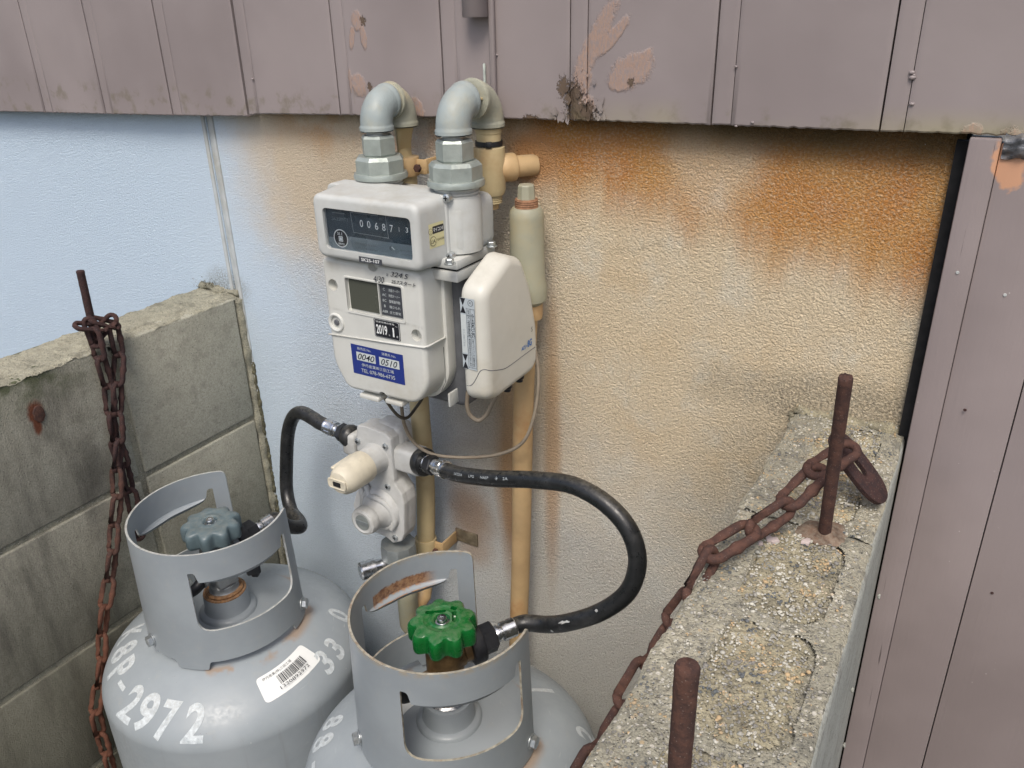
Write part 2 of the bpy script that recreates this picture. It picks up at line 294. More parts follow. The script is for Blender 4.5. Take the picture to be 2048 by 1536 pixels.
M['p_ink'] = flat('marker_ink', (.015, .018, .03)); M['p_light'] = flat('print_light_grey', (.38, .42, .44)); M['p_label'] = flat('label_charcoal', (.05, .055, .065)); M['p_faint'] = flat('print_faint', (.16, .19, .21)); M['p_faint2'] = flat('print_faint_dark', (.10, .125, .14))
def glass():
    n = NB('glass', .06); n.set('Transmission Weight', 1.); n.set('IOR', 1.35); n.set('Base Color', (.92, .96, 1.)); return n.m
M['glass'] = glass()
M['ground'] = concrete('ground_concrete', (.16, .155, .14), (.22, .21, .19), (.08, .08, .07))
M['moss'] = plain('dry_moss', (.10, .095, .06), .95, 0, .4, 200)

# ------------------------------------------------------------------ objects
def tag(o, label=None, cat=None, group=None, kind=None):
    if label: o['label'] = label
    if cat: o['category'] = cat
    if group: o['group'] = group
    if kind: o['kind'] = kind
    return o
def empty(name, loc, label=None, cat=None, group=None):
    o = bpy.data.objects.new(name, None); COL.objects.link(o); o.location = loc; o.empty_display_size = .02
    bpy.context.view_layer.update() if False else None
    return tag(o, label, cat, group)
def inv(parent):
    """world matrix of a parent that only uses location / matrix_basis"""
    m = parent.matrix_basis.copy(); p = parent.parent
    while p is not None: m = p.matrix_basis @ m; p = p.parent
    return m.inverted()
def link(name, me, mats, parent=None, smooth=35, world=True):
    """one mesh object; vertices given in world coordinates are re-expressed in the parent's frame"""
    if not isinstance(mats, (list, tuple)): mats = [mats]
    for m in mats: me.materials.append(M[m] if isinstance(m, str) else m)
    if parent is not None and world: me.transform(inv(parent))
    if smooth:
        me.shade_smooth()
        if smooth < 180: me.set_sharp_from_angle(angle=rad(smooth))
    o = bpy.data.objects.new(name, me); COL.objects.link(o)
    if parent is not None: o.parent = parent
    return o
def bm2(name, bm, mats, parent=None, smooth=35, world=True):
    bmesh.ops.recalc_face_normals(bm, faces=bm.faces)
    me = bpy.data.meshes.new(name); bm.to_mesh(me); bm.free(); return link(name, me, mats, parent, smooth, world)
def raw(name, vs_, fs, mats, parent=None, smooth=35, mi=None, world=True):
    me = bpy.data.meshes.new(name); me.from_pydata([tuple(v) for v in vs_], [], fs)
    if mi: me.polygons.foreach_set('material_index', mi)
    me.update(); return link(name, me, mats, parent, smooth, world)

def add_box(bm, c, s, bev=0., seg=2, mat=None, taper=None):
    r = bmesh.ops.create_cube(bm, size=1.); vsn = r['verts']
    for v in vsn: v.co = Vector((v.co.x * s[0], v.co.y * s[1], v.co.z * s[2]))
    if taper: taper(vsn)
    if bev:
        es = list({e for v in vsn for e in v.link_edges}); rr = bmesh.ops.bevel(bm, geom=es, offset=bev, segments=seg, affect='EDGES', profile=.5)
        vsn = list({v for f in rr['faces'] for v in f.verts} | {v for v in vsn if v.is_valid})
        # include whole island
        seen = set(vsn); st = list(vsn)
        while st:
            v = st.pop()
            for e in v.link_edges:
                o = e.other_vert(v)
                if o not in seen: seen.add(o); st.append(o)
        vsn = list(seen)
    X = Matrix.Translation(Vector(c)) @ (mat if mat is not None else Matrix())
    for v in vsn: v.co = X @ v.co
    return vsn
def frame(d, up=(0, 0, 1)):
    d = Vector(d).normalized(); u = Vector(up)
    if abs(d.dot(u)) > .97: u = Vector((1, 0, 0)) if abs(d.x) < .9 else Vector((0, 1, 0))
    a = d.cross(u).normalized(); b = a.cross(d).normalized(); return a, b, d
def add_lathe(bm, prof, base, axis=(0, 0, 1), seg=32, phase=0., up=(0, 0, 1), sq=None):
    """prof = [(radius, distance along axis)]; closed at ends when the radius is 0"""
    a, b, d = frame(axis, up); base = Vector(base); rings = []
    for r, h in prof:
        if r <= 1e-6: rings.append([bm.verts.new(base + d * h)]); continue
        ring = []
        for i in range(seg):
            t = phase + 2 * math.pi * i / seg; k = sq(t) if sq else 1.
            ring.append(bm.verts.new(base + d * h + (a * math.cos(t) + b * math.sin(t)) * r * k))
        rings.append(ring)
    for p, q in zip(rings, rings[1:]):
        if len(p) == 1 and len(q) == 1: continue
        for i in range(seg):
            j = (i + 1) % seg
            if len(p) == 1: bm.faces.new((p[0], q[i], q[j]))
            elif len(q) == 1: bm.faces.new((p[i], q[0], p[j]))
            else: bm.faces.new((p[i], q[i], q[j], p[j]))
    for ring in (rings[0], rings[-1]):
        if len(ring) > 2: bm.faces.new(ring)
def hexp(r, h0, h1, c=.0015): return [(r * .88, h0), (r, h0 + c), (r, h1 - c), (r * .88, h1)]
def thread(r, h0, h1, n):
    out = []
    for i in range(n):
        a = h0 + (h1 - h0) * i / n; b = (h1 - h0) / n; out += [(r, a), (r, a + b * .45), (r * .94, a + b * .6), (r * .94, a + b * .9)]
    return out
def smooth_path(pts, n=10):
    P = [Vector(p) for p in pts]; P = [P[0] * 2 - P[1]] + P + [P[-1] * 2 - P[-2]]; out = []
    for i in range(1, len(P) - 2):
        p0, p1, p2, p3 = P[i - 1:i + 3]
        t0 = 0; t1 = max(1e-6, (p1 - p0).length ** .5); t2 = t1 + max(1e-6, (p2 - p1).length ** .5); t3 = t2 + max(1e-6, (p3 - p2).length ** .5)
        for k in range(n):
            t = t1 + (t2 - t1) * k / n
            A1 = p0 * ((t1 - t) / (t1 - t0)) + p1 * ((t - t0) / (t1 - t0)); A2 = p1 * ((t2 - t) / (t2 - t1)) + p2 * ((t - t1) / (t2 - t1)); A3 = p2 * ((t3 - t) / (t3 - t2)) + p3 * ((t - t2) / (t3 - t2))
            B1 = A1 * ((t2 - t) / (t2 - t0)) + A2 * ((t - t0) / (t2 - t0)); B2 = A2 * ((t3 - t) / (t3 - t1)) + A3 * ((t - t1) / (t3 - t1))
            out.append(B1 * ((t2 - t) / (t2 - t1)) + B2 * ((t - t1) / (t2 - t1)))
    out.append(P[-2]); return out
def frames(P, closed=False):
    T = [((P[(i + 1) % len(P)] if closed or i < len(P) - 1 else P[i]) - (P[i - 1] if closed or i > 0 else P[i])).normalized() for i in range(len(P))]
    a, b, _ = frame(T[0]); out = [(a, b, T[0])]
    for i in range(1, len(P)):
        a = (a - T[i] * a.dot(T[i])).normalized(); out.append((a, T[i].cross(a).normalized(), T[i]))
    return out
def add_tube(bm, P, r, seg=14, closed=False, cap=True, rf=None):
    P = [Vector(p) for p in P]; F = frames(P, closed); rings = []
    for i, (p, (a, b, t)) in enumerate(zip(P, F)):
        rr = r * (rf(i / max(1, len(P) - 1)) if rf else 1.)
        rings.append([bm.verts.new(p + (a * math.cos(2 * math.pi * k / seg) + b * math.sin(2 * math.pi * k / seg)) * rr) for k in range(seg)])
    pairs = list(zip(rings, rings[1:]))
    for p, q in pairs:
        for k in range(seg): bm.faces.new((p[k], p[(k + 1) % seg], q[(k + 1) % seg], q[k]))
    if closed:
        p, q = rings[-1], rings[0]; best = min(range(seg), key=lambda s: (p[0].co - q[s].co).length)
        for k in range(seg): bm.faces.new((p[k], p[(k + 1) % seg], q[(k + 1 + best) % seg], q[(k + best) % seg]))
    elif cap: bm.faces.new(rings[0][::-1]); bm.faces.new(rings[-1])
def B(): return bmesh.new()
def lathe(name, prof, base, mat, parent=None, axis=(0, 0, 1), seg=32, smooth=35, **k):
    b = B(); add_lathe(b, prof, base, axis, seg, **k); return bm2(name, b, mat, parent, smooth)
def tube(name, P, r, mat, parent=None, seg=14, **k):
    b = B(); add_tube(b, P, r, seg, **k); return bm2(name, b, mat, parent, 50)
def round_poly(pts, r, n=5):
    """pts 2D; r one radius or a list"""
    out = []; N = len(pts)
    for i in range(N):
        p = Vector(pts[i]); a = Vector(pts[i - 1]); c = Vector(pts[(i + 1) % N]); rr = r[i] if isinstance(r, (list, tuple)) else r
        u = (a - p); v = (c - p); lu, lv = u.length, v.length; u.normalize(); v.normalize()
        if rr <= 0: out.append(p); continue
        ang = u.angle(v); d = min(rr / math.tan(ang / 2), lu * .49, lv * .49); q0 = p + u * d; q1 = p + v * d
        for k in range(n + 1):
            t = k / n; out.append(q0 * (1 - t) ** 2 + p * 2 * t * (1 - t) + q1 * t * t)
    return out
def inset(poly, d):
    N = len(poly); area = sum(poly[i].x * poly[(i + 1) % N].y - poly[(i + 1) % N].x * poly[i].y for i in range(N)); s = 1 if area > 0 else -1; out = []
    for i in range(N):
        e0 = (poly[i] - poly[i - 1]); e1 = (poly[(i + 1) % N] - poly[i])
        if e0.length < 1e-9: e0 = e1
        if e1.length < 1e-9: e1 = e0
        e0 = e0.normalized(); e1 = e1.normalized(); n0 = Vector((-e0.y, e0.x)) * s; n1 = Vector((-e1.y, e1.x)) * s; m = n0 + n1
        if m.length < 1e-6: m = n0
        m = m.normalized(); out.append(poly[i] + m * (d / max(.35, m.dot(n0))))
    return out
def pillow(bm, poly, d0, d1, r, to3, seg=5, taper=0., backr=0.):
    """solid from outline poly (2D) between depth d0 (back) and d1 (front), front edge rounded by r; to3(u, v, depth)"""
    s = 1 if d1 > d0 else -1; secs = []
    if backr: secs += [(backr * (1 - math.sin(math.pi / 2 * k / 3)), d0 + s * backr * (1 - math.cos(math.pi / 2 * k / 3))) for k in range(3)]
    secs.append((0, d0 + s * backr)); L = abs(d1 - d0) - r - backr
    if L > 0: secs.append((taper, d1 - s * r))
    for k in range(1, seg + 1):
        t = math.pi / 2 * k / seg; secs.append((taper + r * (1 - math.cos(t)), d1 - s * r + s * r * math.sin(t)))
    rings = []
    for i_, d in secs:
        q = inset(poly, i_) if i_ else poly; rings.append([bm.verts.new(to3(p.x, p.y, d)) for p in q])
    N = len(poly)
    for p, q in zip(rings, rings[1:]):
        for i in range(N): bm.faces.new((p[i], p[(i + 1) % N], q[(i + 1) % N], q[i]))
    bm.faces.new(rings[0][::-1]); bm.faces.new(rings[-1])
def pillow_rect(bm, x0, x1, z0, z1, cr, d0, d1, r, to3, seg=5, taper=0., n=6):
    s = 1 if d1 > d0 else -1; secs = [(0, d0), (taper, d1 - s * r)] + [(taper + r * (1 - math.cos(math.pi / 2 * k / seg)), d1 - s * r + s * r * math.sin(math.pi / 2 * k / seg)) for k in range(1, seg + 1)]
    rings = [[bm.verts.new(to3(p.x, p.y, d)) for p in rect(x0 + i, x1 - i, z0 + i, z1 - i, max(cr - i * .6, .002), n)] for i, d in secs]; N = len(rings[0])
    for p, q in zip(rings, rings[1:]):
        for i in range(N): bm.faces.new((p[i], p[(i + 1) % N], q[(i + 1) % N], q[i]))
    bm.faces.new(rings[0][::-1]); bm.faces.new(rings[-1])
XZ = lambda u, v, d: (u, d, v)      # depth along Y
YZ = lambda u, v, d: (d, u, v)      # depth along X
XY = lambda u, v, d: (u, v, d)
def rect(x0, x1, z0, z1, r=0, n=4): return round_poly([(x0, z0), (x1, z0), (x1, z1), (x0, z1)], r, n)
def cut(o, fn, local=False):
    """boolean: remove the solids that fn builds (in the object's own frame)"""
    b = B(); fn(b); bmesh.ops.recalc_face_normals(b, faces=b.faces); me = bpy.data.meshes.new('cutter'); b.to_mesh(me); b.free()
    c = bpy.data.objects.new('cutter', me); COL.objects.link(c); c.matrix_basis = inv(o.parent) if (o.parent is not None and not local) else Matrix()
    c.parent = o.parent
    md = o.modifiers.new('b', 'BOOLEAN'); md.operation = 'DIFFERENCE'; md.object = c; md.solver = 'EXACT'
    bpy.context.view_layer.update(); dg = bpy.context.evaluated_depsgraph_get(); nm = bpy.data.meshes.new_from_object(o.evaluated_get(dg)); o.modifiers.clear(); old = o.data; o.data = nm
    bpy.data.objects.remove(c); bpy.data.meshes.remove(me); nm.shade_smooth(); nm.set_sharp_from_angle(angle=rad(32)); return o
# ------------------------------------------------------------------ flat print
_tc = {}
def glyphs(s, bold=0., shear=0., space=1., res=3):
    k = (s, bold, shear, space)
    if k in _tc: return _tc[k]
    cu = bpy.data.curves.new('t', 'FONT'); cu.body = s; cu.size = 1; cu.align_x = 'CENTER'; cu.align_y = 'CENTER'; cu.resolution_u = res; cu.offset = bold; cu.shear = shear; cu.space_character = space
    o = bpy.data.objects.new('t', cu); COL.objects.link(o); bpy.context.view_layer.update(); dg = bpy.context.evaluated_depsgraph_get(); me = o.evaluated_get(dg).to_mesh()
    vs_ = [(v.co.x, v.co.y) for v in me.vertices]; fs = [tuple(p.vertices) for p in me.polygons]; o.evaluated_get(dg).to_mesh_clear(); bpy.data.objects.remove(o); bpy.data.curves.remove(cu)
    if vs_:
        xs = [v[0] for v in vs_]; ys = [v[1] for v in vs_]; cx, cy = (min(xs) + max(xs)) / 2, (min(ys) + max(ys)) / 2; W, H = max(xs) - min(xs), max(ys) - min(ys); vs_ = [(x - cx, y - cy) for x, y in vs_]
    else: W = H = 1
    _tc[k] = (vs_, fs, W, H); return _tc[k]
def T(s, x, y, h, mi=1, w=None, rot=0, **k):
    """text item: centred at x,y with height h (and width w)"""
    vs_, fs, W, H = glyphs(s, **k); sy = h / H; sx = w / W if w else sy; c, n = math.cos(rot), math.sin(rot)
    return ([(x + c * a * sx - n * b * sy, y + n * a * sx + c * b * sy) for a, b in vs_], fs, mi)
def Rr(x, y, w_, h, mi=1, r=0., rot=0):
    q = round_poly([(-w_ / 2, -h / 2), (w_ / 2, -h / 2), (w_ / 2, h / 2), (-w_ / 2, h / 2)], r, 4); c, n = math.cos(rot), math.sin(rot)
    return ([(x + c * a.x - n * a.y, y + n * a.x + c * a.y) for a in q], [tuple(range(len(q)))], mi)
def Ci(x, y, r, mi=1, n=28): return ([(x + r * math.cos(2 * math.pi * i / n), y + r * math.sin(2 * math.pi * i / n)) for i in range(n)], [tuple(range(n))], mi)
def Po(pts, mi=1): return (pts, [tuple(range(len(pts)))], mi)
def Ln(pts, wd, mi=1):
    vs_, fs = [], []
    P = [Vector(p) for p in pts]
    for a, b in zip(P, P[1:]):
        d = (b - a).normalized(); n = Vector((-d.y, d.x)) * wd / 2; i = len(vs_); vs_ += [tuple(a + n - d * wd * .3), tuple(a - n - d * wd * .3), tuple(b - n + d * wd * .3), tuple(b + n + d * wd * .3)]; fs.append((i, i + 1, i + 2, i + 3))
    return (vs_, fs, mi)
def sticker(name, mats, items, parent, to3, lift=.00012, split=None):
    """items stack up, each layer a little prouder than the last; to3(u, v, height)"""
    V, F, MI = [], [], []
    for li, (vs_, fs, mi) in enumerate(items):
        i = len(V); h = .0003 + lift * li; V += [to3(a, b, h) for a, b in vs_]; F += [tuple(i + j for j in f) for f in fs]; MI += [mi] * len(fs)
    if split:
        bm = bmesh.new(); bv = [bm.verts.new(v) for v in V]
        for f, m in zip(F, MI):
            try: nf = bm.faces.new([bv[i] for i in f]); nf.material_index = m
            except ValueError: pass
    o = raw(name, V, F, mats, parent, 0, MI); return o
def plane_y(c, roll=0.):
    """print on a face that looks towards -Y, centred on c"""
    cs, sn = math.cos(roll), math.sin(roll)
    return lambda u, v, h: (c[0] + u * cs - v * sn, c[1] - h, c[2] + u * sn + v * cs)
def plane_x(c, roll=0.):
    cs, sn = math.cos(roll), math.sin(roll)
    return lambda u, v, h: (c[0] + h, c[1] + u * cs - v * sn, c[2] + u * sn + v * cs)
def screw(name, c, axis, r, parent, mat='zinc'):
    b = B(); add_lathe(b, [(r, -r * .8), (r, r * .15), (r * .92, r * .45), (r * .6, r * .62), (0, r * .68)], c, axis, 18); a_, b_, d_ = frame(axis)
    o = bm2(name, b, mat, parent, 40)
    b = B(); c = Vector(c) + Vector(d_) * r * .62
    for q, q2 in ((a_, b_), (b_, a_)):
        mt = Matrix((q, q2, d_)).transposed().to_4x4(); add_box(b, c, (r * 1.1, r * .26, r * .16), 0, mat=mt)
    bm2('cross_slot', b, 'gap', o, 0); return o
def boltx(name, c, axis, r, parent, mat='zinc'):
    b = B(); add_lathe(b, [(r * 1.35, 0), (r * 1.35, r * .25), (r * 1.2, r * .3)], c, axis, 20); o = bm2(name, b, mat, parent, 40)
    b = B(); add_lathe(b, hexp(r, r * .31, r * 1.25, r * .12), c, axis, 6); bm2('head', b, mat, o, 20); return o

# ================================================================== the place
b = B(); add_box(b, (0, 0, -.05), (60, 60, .1)); g = bm2('ground', b, 'ground', None, 0); tag(g, kind='structure')

def rough_panel(bm, x0, x1, z0, z1, y, st=.05): pass
hw = empty('stucco_wall', (-1.2, 0, 0), 'rough pale stucco house wall, rust-orange under the brown siding and bluish at left', 'wall')
jx0 = at(432, 240, Y=0).x; jx1 = at(460, 590, Y=0).x; jx = (jx0 + jx1) / 2
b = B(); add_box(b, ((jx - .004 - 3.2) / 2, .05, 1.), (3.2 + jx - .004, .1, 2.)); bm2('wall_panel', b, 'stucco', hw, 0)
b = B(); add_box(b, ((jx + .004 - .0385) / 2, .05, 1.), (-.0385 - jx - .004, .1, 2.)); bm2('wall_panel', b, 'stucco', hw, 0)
b = B()
for s in (-1, 1):
    add_box(b, (jx + s * .009, -.0006, 1.), (.007, .004, 2.), .0012, 2)
add_box(b, (jx, .004, 1.), (.011, .004, 2.)); bm2('control_joint', b, plain('joint_sealant', (.42, .45, .46), .7, 0, .1, 40, .0005, (.30, .28, .22), .5), hw, 40)

# ---- brown metal siding boards, hanging in front of the stucco
sd_ = empty('metal_siding', (-.6, -.02, 1.7), 'taupe painted siding boards with flaking orange undercoat above the stucco', 'siding')
SY = -.027
seam = [(-3.2, None)]
bots = [(-9, 223), (90, 225), (208, 228), (340, 231), (490, 233), (513, 228), (677, 230), (888, 235), (1137, 240), (1425, 250), (1765, 263), (1930, 268)]
def zb(x):
    """height of the lower edge of the boards at x"""
    best = [at(px, py, Y=SY) for px, py in bots]
    if x <= best[0].x: return best[0].z
    for p, q in zip(best, best[1:]):
        if x <= q.x: return p.z + (q.z - p.z) * (x - p.x) / (q.x - p.x)
    return best[-1].z
pairs_px = [((97, 226), (42, 0)), ((216, 228), (173, 0)), ((347, 231), (320, 0)), ((500, 232), (482, 0)), ((688, 230), (674, 0)), ((901, 235), (896, 0)), ((1158, 240), (1158, 0)), ((1443, 250), (1460, 0)), ((1785, 263), (1825, 0))]
sx = []
for (bx, by), (tx, ty) in pairs_px:
    p = at(bx, by, Y=SY); q = at(tx, ty, Y=SY); sx.append((p.x + q.x) / 2)
p_ = .159; left = [sx[0] - p_ * k for k in range(1, 12)][::-1]; sx = left + sx + [sx[-1] + .157 * k for k in range(1, 4)]
HW = .0098
def board_mesh(x0, x1, ztop=3.1, wide=True, open_l=.0006, proud=0.):
    """thin folded board with an uneven lower lip"""
    n = max(3, int((x1 - x0) / .0025)); V = []; F = []
    for i in range(n + 1):
        x = x0 + (x1 - x0) * i / n; z = zb(x) + (noise.noise(Vector((x * 160, 3.1, 0))) * .0012 + noise.noise(Vector((x * 500, 7, 0))) * .0006)
        e = .0007 if i in (0, n) else 0.
        y = SY - proud
        V += [(x, y + .012, z), (x, y + .0012, z), (x, y + e, z + .0015), (x, y + e, 1.70), (x, y + e, ztop), (x, y + .012, ztop)]
    for i in range(n):
        for k in range(5): a = i * 6 + k; c = a + 6; F.append((a, a + 1, c + 1, c))
        a = i * 6; c = a + 6; F.append((a + 5, a, c, c + 5))
    F.append(tuple(range(6))[::-1]); F.append(tuple(n * 6 + k for k in range(6))); return V, F
for i, x in enumerate(sx):
    x0 = (sx[i - 1] + HW) if i else x - .14; x1 = x - HW; g1 = .0014
    if abs(x - sx[14]) < 1e-6: x1 -= .0025                     # one joint stands open
    V, F = board_mesh(x0 + g1 * .3, x1 - g1, proud=random.uniform(-.0003, .0005)); raw('siding_board', V, F, 'siding', sd_, 30)
    V, F = board_mesh(x - HW + .0003, x + HW - .0004, proud=-.0005 + (.0016 if i == 17 else 0)); raw('siding_batten', V, F, 'siding', sd_, 30)
b = B(); add_box(b, (-1.2, SY + .016, 2.37), (4.6, .004, 1.44)); bm2('backing_sheet', b, 'gap', sd_, 0)
for (px, py, r) in ((505, 158, .0016), (1472, 133, .0014), (1824, 145, .0020), (1825, 155, .0024), (1824, 208, .0018), (1472, 252, .0013), (993, 110, .0015), (1505, 245, .0015), (1828, 150, .0012)):
    q = at(px, py, Y=SY - .001); b = B(); bmesh.ops.create_icosphere(b, subdivisions=2, radius=r)
    for v in b.verts: v.co = Vector((v.co.x * 1.3, v.co.y * .7, v.co.z * .8)) * (1 + .25 * noise.noise(v.co * 900)) + q
    bm2('paint_blob', b, 'siding', sd_, 60)
# torn flakes of paint and filler
fl = B()
for k in range(46):
    cx, cy = random.choice([(1135, 215), (1150, 190), (1165, 225), (1175, 205), (1120, 232), (1190, 225), (1160, 165)]); px = random.gauss(cx, 13); py = min(235, random.gauss(cy, 13)); q = at(px, py, Y=SY - .001); s = random.uniform(.002, .006)
    if q.z < zb(q.x): continue
    a = random.uniform(0, 6.28); tl = random.uniform(.1, .55); vs_ = []
    for j in range(6):
        t = a + j * math.pi / 3; r = s * random.uniform(.35, 1.1); vs_.append(fl.verts.new(q + Vector((r * math.cos(t) * .75, -abs(r * math.sin(t)) * tl - .0002, r * math.sin(t) * 1.3))))
    fl.faces.new(vs_); ex = bmesh.ops.extrude_face_region(fl, geom=[vs_[0].link_faces[0]])
    for v in [e for e in ex['geom'] if isinstance(e, bmesh.types.BMVert)]: v.co.y -= .0006
o = bm2('paint_flakes', fl, 'siding', sd_, 30); o['kind'] = 'stuff'

# ---- pipe stub, batten and thin conduit on the siding
t = empty('downpipe_stub', at(954, 30, Y=SY - .014), 'short taupe pipe end hanging down over the siding at the top edge', 'pipe')
q = at(954, 33, Y=-.034)
b = B(); add_lathe(b, [(.0145, 1.2), (.0145, 0.), (.0138, -.0006), (.0128, 0.), (.0128, .35)], (q.x, -.0372, q.z), (0, 0, 1), 28); bm2('pipe_wall', b, 'siding', t, 50)
b = B(); add_box(b, (q.x, -.025, q.z + .09), (.034, .004, .012), .001); bm2('pipe_clip', b, 'siding', t, 30)
q0 = at(985, 0, Y=SY - .004); q1 = at(985, 205, Y=SY - .004); xx = (q0.x + q1.x) / 2
t = empty('cover_strip', (xx, SY - .004, 1.65), 'narrow taupe cover strip running down the siding right of the pipe stub', 'trim')
b = B(); add_box(b, (xx, SY - .0036, 2.37), (.007, .006, 1.46), .0022, 3); bm2('strip', b, 'siding', t, 40)
b = B(); add_box(b, (xx - .0125, SY - .0023, 1.667), (.0028, .003, .045), .001, 2); bm2('paint_scrape', b, plain('bare_scrape', (.42, .46, .42), .7, 0, .2, 90), t, 40)

# ---- brown boards at the right
bp = empty('board_panel', (.1, -.02, 0), 'brown painted vertical boards closing the corner at the right edge', 'panel')
zt = at(1960, 276, Y=-.03).z
def vboard(name, x0, x1, y, th, z1, bev=.0012, mat='board', tl=0.):
    b = B(); add_box(b, ((x0 + x1) / 2, y + th / 2, z1 / 2), (x1 - x0, th, z1), bev, 2); return bm2(name, b, mat if name == 'edge_board' else 'board_smooth', bp, 40)
vboard('edge_board', -.0345, -.0098, -.030, .018, zt, .0018)
vboard('wide_board', -.0094, .0505, -.0275, .015, zt - .004, .001)
vboard('wide_board', .0514, .35, -.0275, .015, zt - .006, .001)
b = B(); add_box(b, (.15, -.004, .815), (.39, .010, 1.63)); bm2('backing_board', b, 'gap', bp, 0)
b = B(); add_box(b, (-.0365, .02, .82), (.0036, .03, 1.64)); bm2('gap_shade', b, 'gap', bp, 0)  # added black strip, stands in for the shade inside the open gap
for px, py in ((1915, 545), (1984, 1186), (1777, 1205), (1930, 820), (2010, 590)):
    q = at(px, py, Y=-.0303 if px < 1960 and py < 900 else -.0277); b = B(); add_lathe(b, [(.0016, 0), (.0013, .0006), (0, .0007)], q, (0, -1, 0), 10); bm2('nail_head', b, 'rim_pale' if py < 600 else 'rustdark', bp, 40)
# crumpled flashing where boards and siding meet
V = []; F = []; q = at(2035, 290, Y=-.03)
nx, nz = 46, 14
for j in range(nz + 1):
    for i in range(nx + 1):
        x = -.008 + .13 * i / nx; z = zt - .016 + .022 * j / nz; y = -.0285 - .004 * math.sin(j / nz * 3.14) + .006 * noise.noise(Vector((x * 90, z * 160, 1)))
        V.append((x, y, z + .003 * noise.noise(Vector((x * 120, 5, 0)))))
for j in range(nz):
    for i in range(nx): a = j * (nx + 1) + i; F.append((a, a + 1, a + nx + 2, a + nx + 1))
raw('flashing', V, F, plain('grey_flashing', (.10, .105, .115), .4, .3, .5, 120, .0008, (.25, .18, .14), .8), bp, 60)

# ---- block walls
def hfield(name, x0, x1, y0, y1, z, mat, parent, keep, step=.0013, amp=(.0018, .0009), edge=.004, drop=0., shear=0.):
    nx = max(2, int((x1 - x0) / step)); ny = max(2, int((y1 - y0) / step)); V, F, idx = [], [], {}
    def H(x, y):
        h = noise.noise(Vector((x * 45, y * 45, 2.))) * amp[0] + noise.noise(Vector((x * 190, y * 190, 5.))) * amp[1] + noise.noise(Vector((x * 480, y * 480, 9.))) * amp[1] * .8
        return h
    def vid(i, j):
        k = (i, j)
        if k in idx: return idx[k]
        x = x0 + (x1 - x0) * i / nx; y = y0 + (y1 - y0) * j / ny; ex = min(x - x0, x1 - x); ey = min(y - y0, y1 - y); h = H(x, y)
        e = min(ex, ey)
        if e < edge: h -= (1 - e / edge) ** 2 * edge * .6 * (1 + .8 * noise.noise(Vector((x * 60, y * 60, 0))))
        wob = .0035 * noise.noise(Vector((y * 22, 1, 3))) + .0015 * noise.noise(Vector((y * 130, 1, 3)))
        if i == 0: x += wob
        elif i == nx: x += wob * .4
        x += shear * (-y) * i / nx
        idx[k] = len(V); V.append((x, y, z + h + drop + keep(x, y)[1])); return idx[k]
    for j in range(ny):
        for i in range(nx):
            xc = x0 + (x1 - x0) * (i + .5) / nx; yc = y0 + (y1 - y0) * (j + .5) / ny
            if keep(xc, yc)[0]: F.append((vid(i, j), vid(i + 1, j), vid(i + 1, j + 1), vid(i, j + 1)))
    o = raw(name, V, F, mat, parent, 180); return o
def rr_sd(x, y, c):
    x0, x1, y0, y1, r = c; qx = abs(x - (x0 + x1) / 2) - (x1 - x0) / 2 + r; qy = abs(y - (y0 + y1) / 2) - (y1 - y0) / 2 + r
    return math.hypot(max(qx, 0), max(qy, 0)) + min(max(qx, qy), 0) - r
def wallblocks(parent, X0, X1, zs, ys, mat, seedx=0):
    for (z0, z1) in zs:
        for (y0, y1) in ys:
            b = B(); add_box(b, ((X0 + X1) / 2, (y0 + y1) / 2, (z0 + z1) / 2), (X1 - X0, y1 - y0, z1 - z0), .0035, 2)
            bm2('block', b, mat, parent, 40)
RX0, RX1, RZ = -.150, -.0375, 1.333
rw = empty('right_block_wall', (-.09, -.4, 0), 'low concrete block wall with gravelly filled-core top, beside the brown boards at right', 'wall')
YS = [(-.218, 0.), (-.61, -.222), (-1.0, -.614)]
zs = [(RZ - .198 - .208 * k, RZ - .208 * k) for k in range(6)]
zs = [(a, c if k else c - .006) for k, (a, c) in enumerate(zs)]
wallblocks(rw, RX0 + .002, RX1 - .001, zs, YS, 'gravelly')
b = B(); add_box(b, (-.0905, -.5, .655), (.108, .998, 1.31)); bm2('mortar_bed', b, 'mortar', rw, 0)
cores = [(-.117, -.058, -.205, -.014, .018), (-.117, -.0555, -.350, -.236, .02), (-.114, -.052, -.478, -.364, .02), (-.114, -.052, -.60, -.492, .02), (-.114, -.052, -.73, -.628, .02)]
def cdist(x, y): return min(rr_sd(x, y, c) for c in cores) + .0022 * noise.noise(Vector((x * 70, y * 70, 0)))
def kb(x, y):
    d = cdist(x, y); fade = .25 + 1.5 * noise.noise(Vector((x * 22, y * 22, 8))); return (d > 0, -.0042 * max(0, 1 - abs(d) / .0022) * max(0, min(1, fade + .15)))
def kc(x, y):
    d = cdist(x, y); fade = .25 + 1.5 * noise.noise(Vector((x * 22, y * 22, 8))); return (d <= 0, -.0042 * max(0, 1 - abs(d) / .0022) * max(0, min(1, fade + .15)) - .0006)
for (y0, y1) in YS:
    if y0 < -.9: y0 = -.76
    hfield('block_top', RX0, RX1 - .0015, y0, y1, RZ - .001, 'gravelly', rw, kb, shear=.0145)
for c in cores: hfield('core_fill', c[0] - .004, c[1] + .004, c[2] - .004, c[3] + .004, RZ - .001, 'corefill', rw, kc, edge=0., amp=(.0022, .0016))
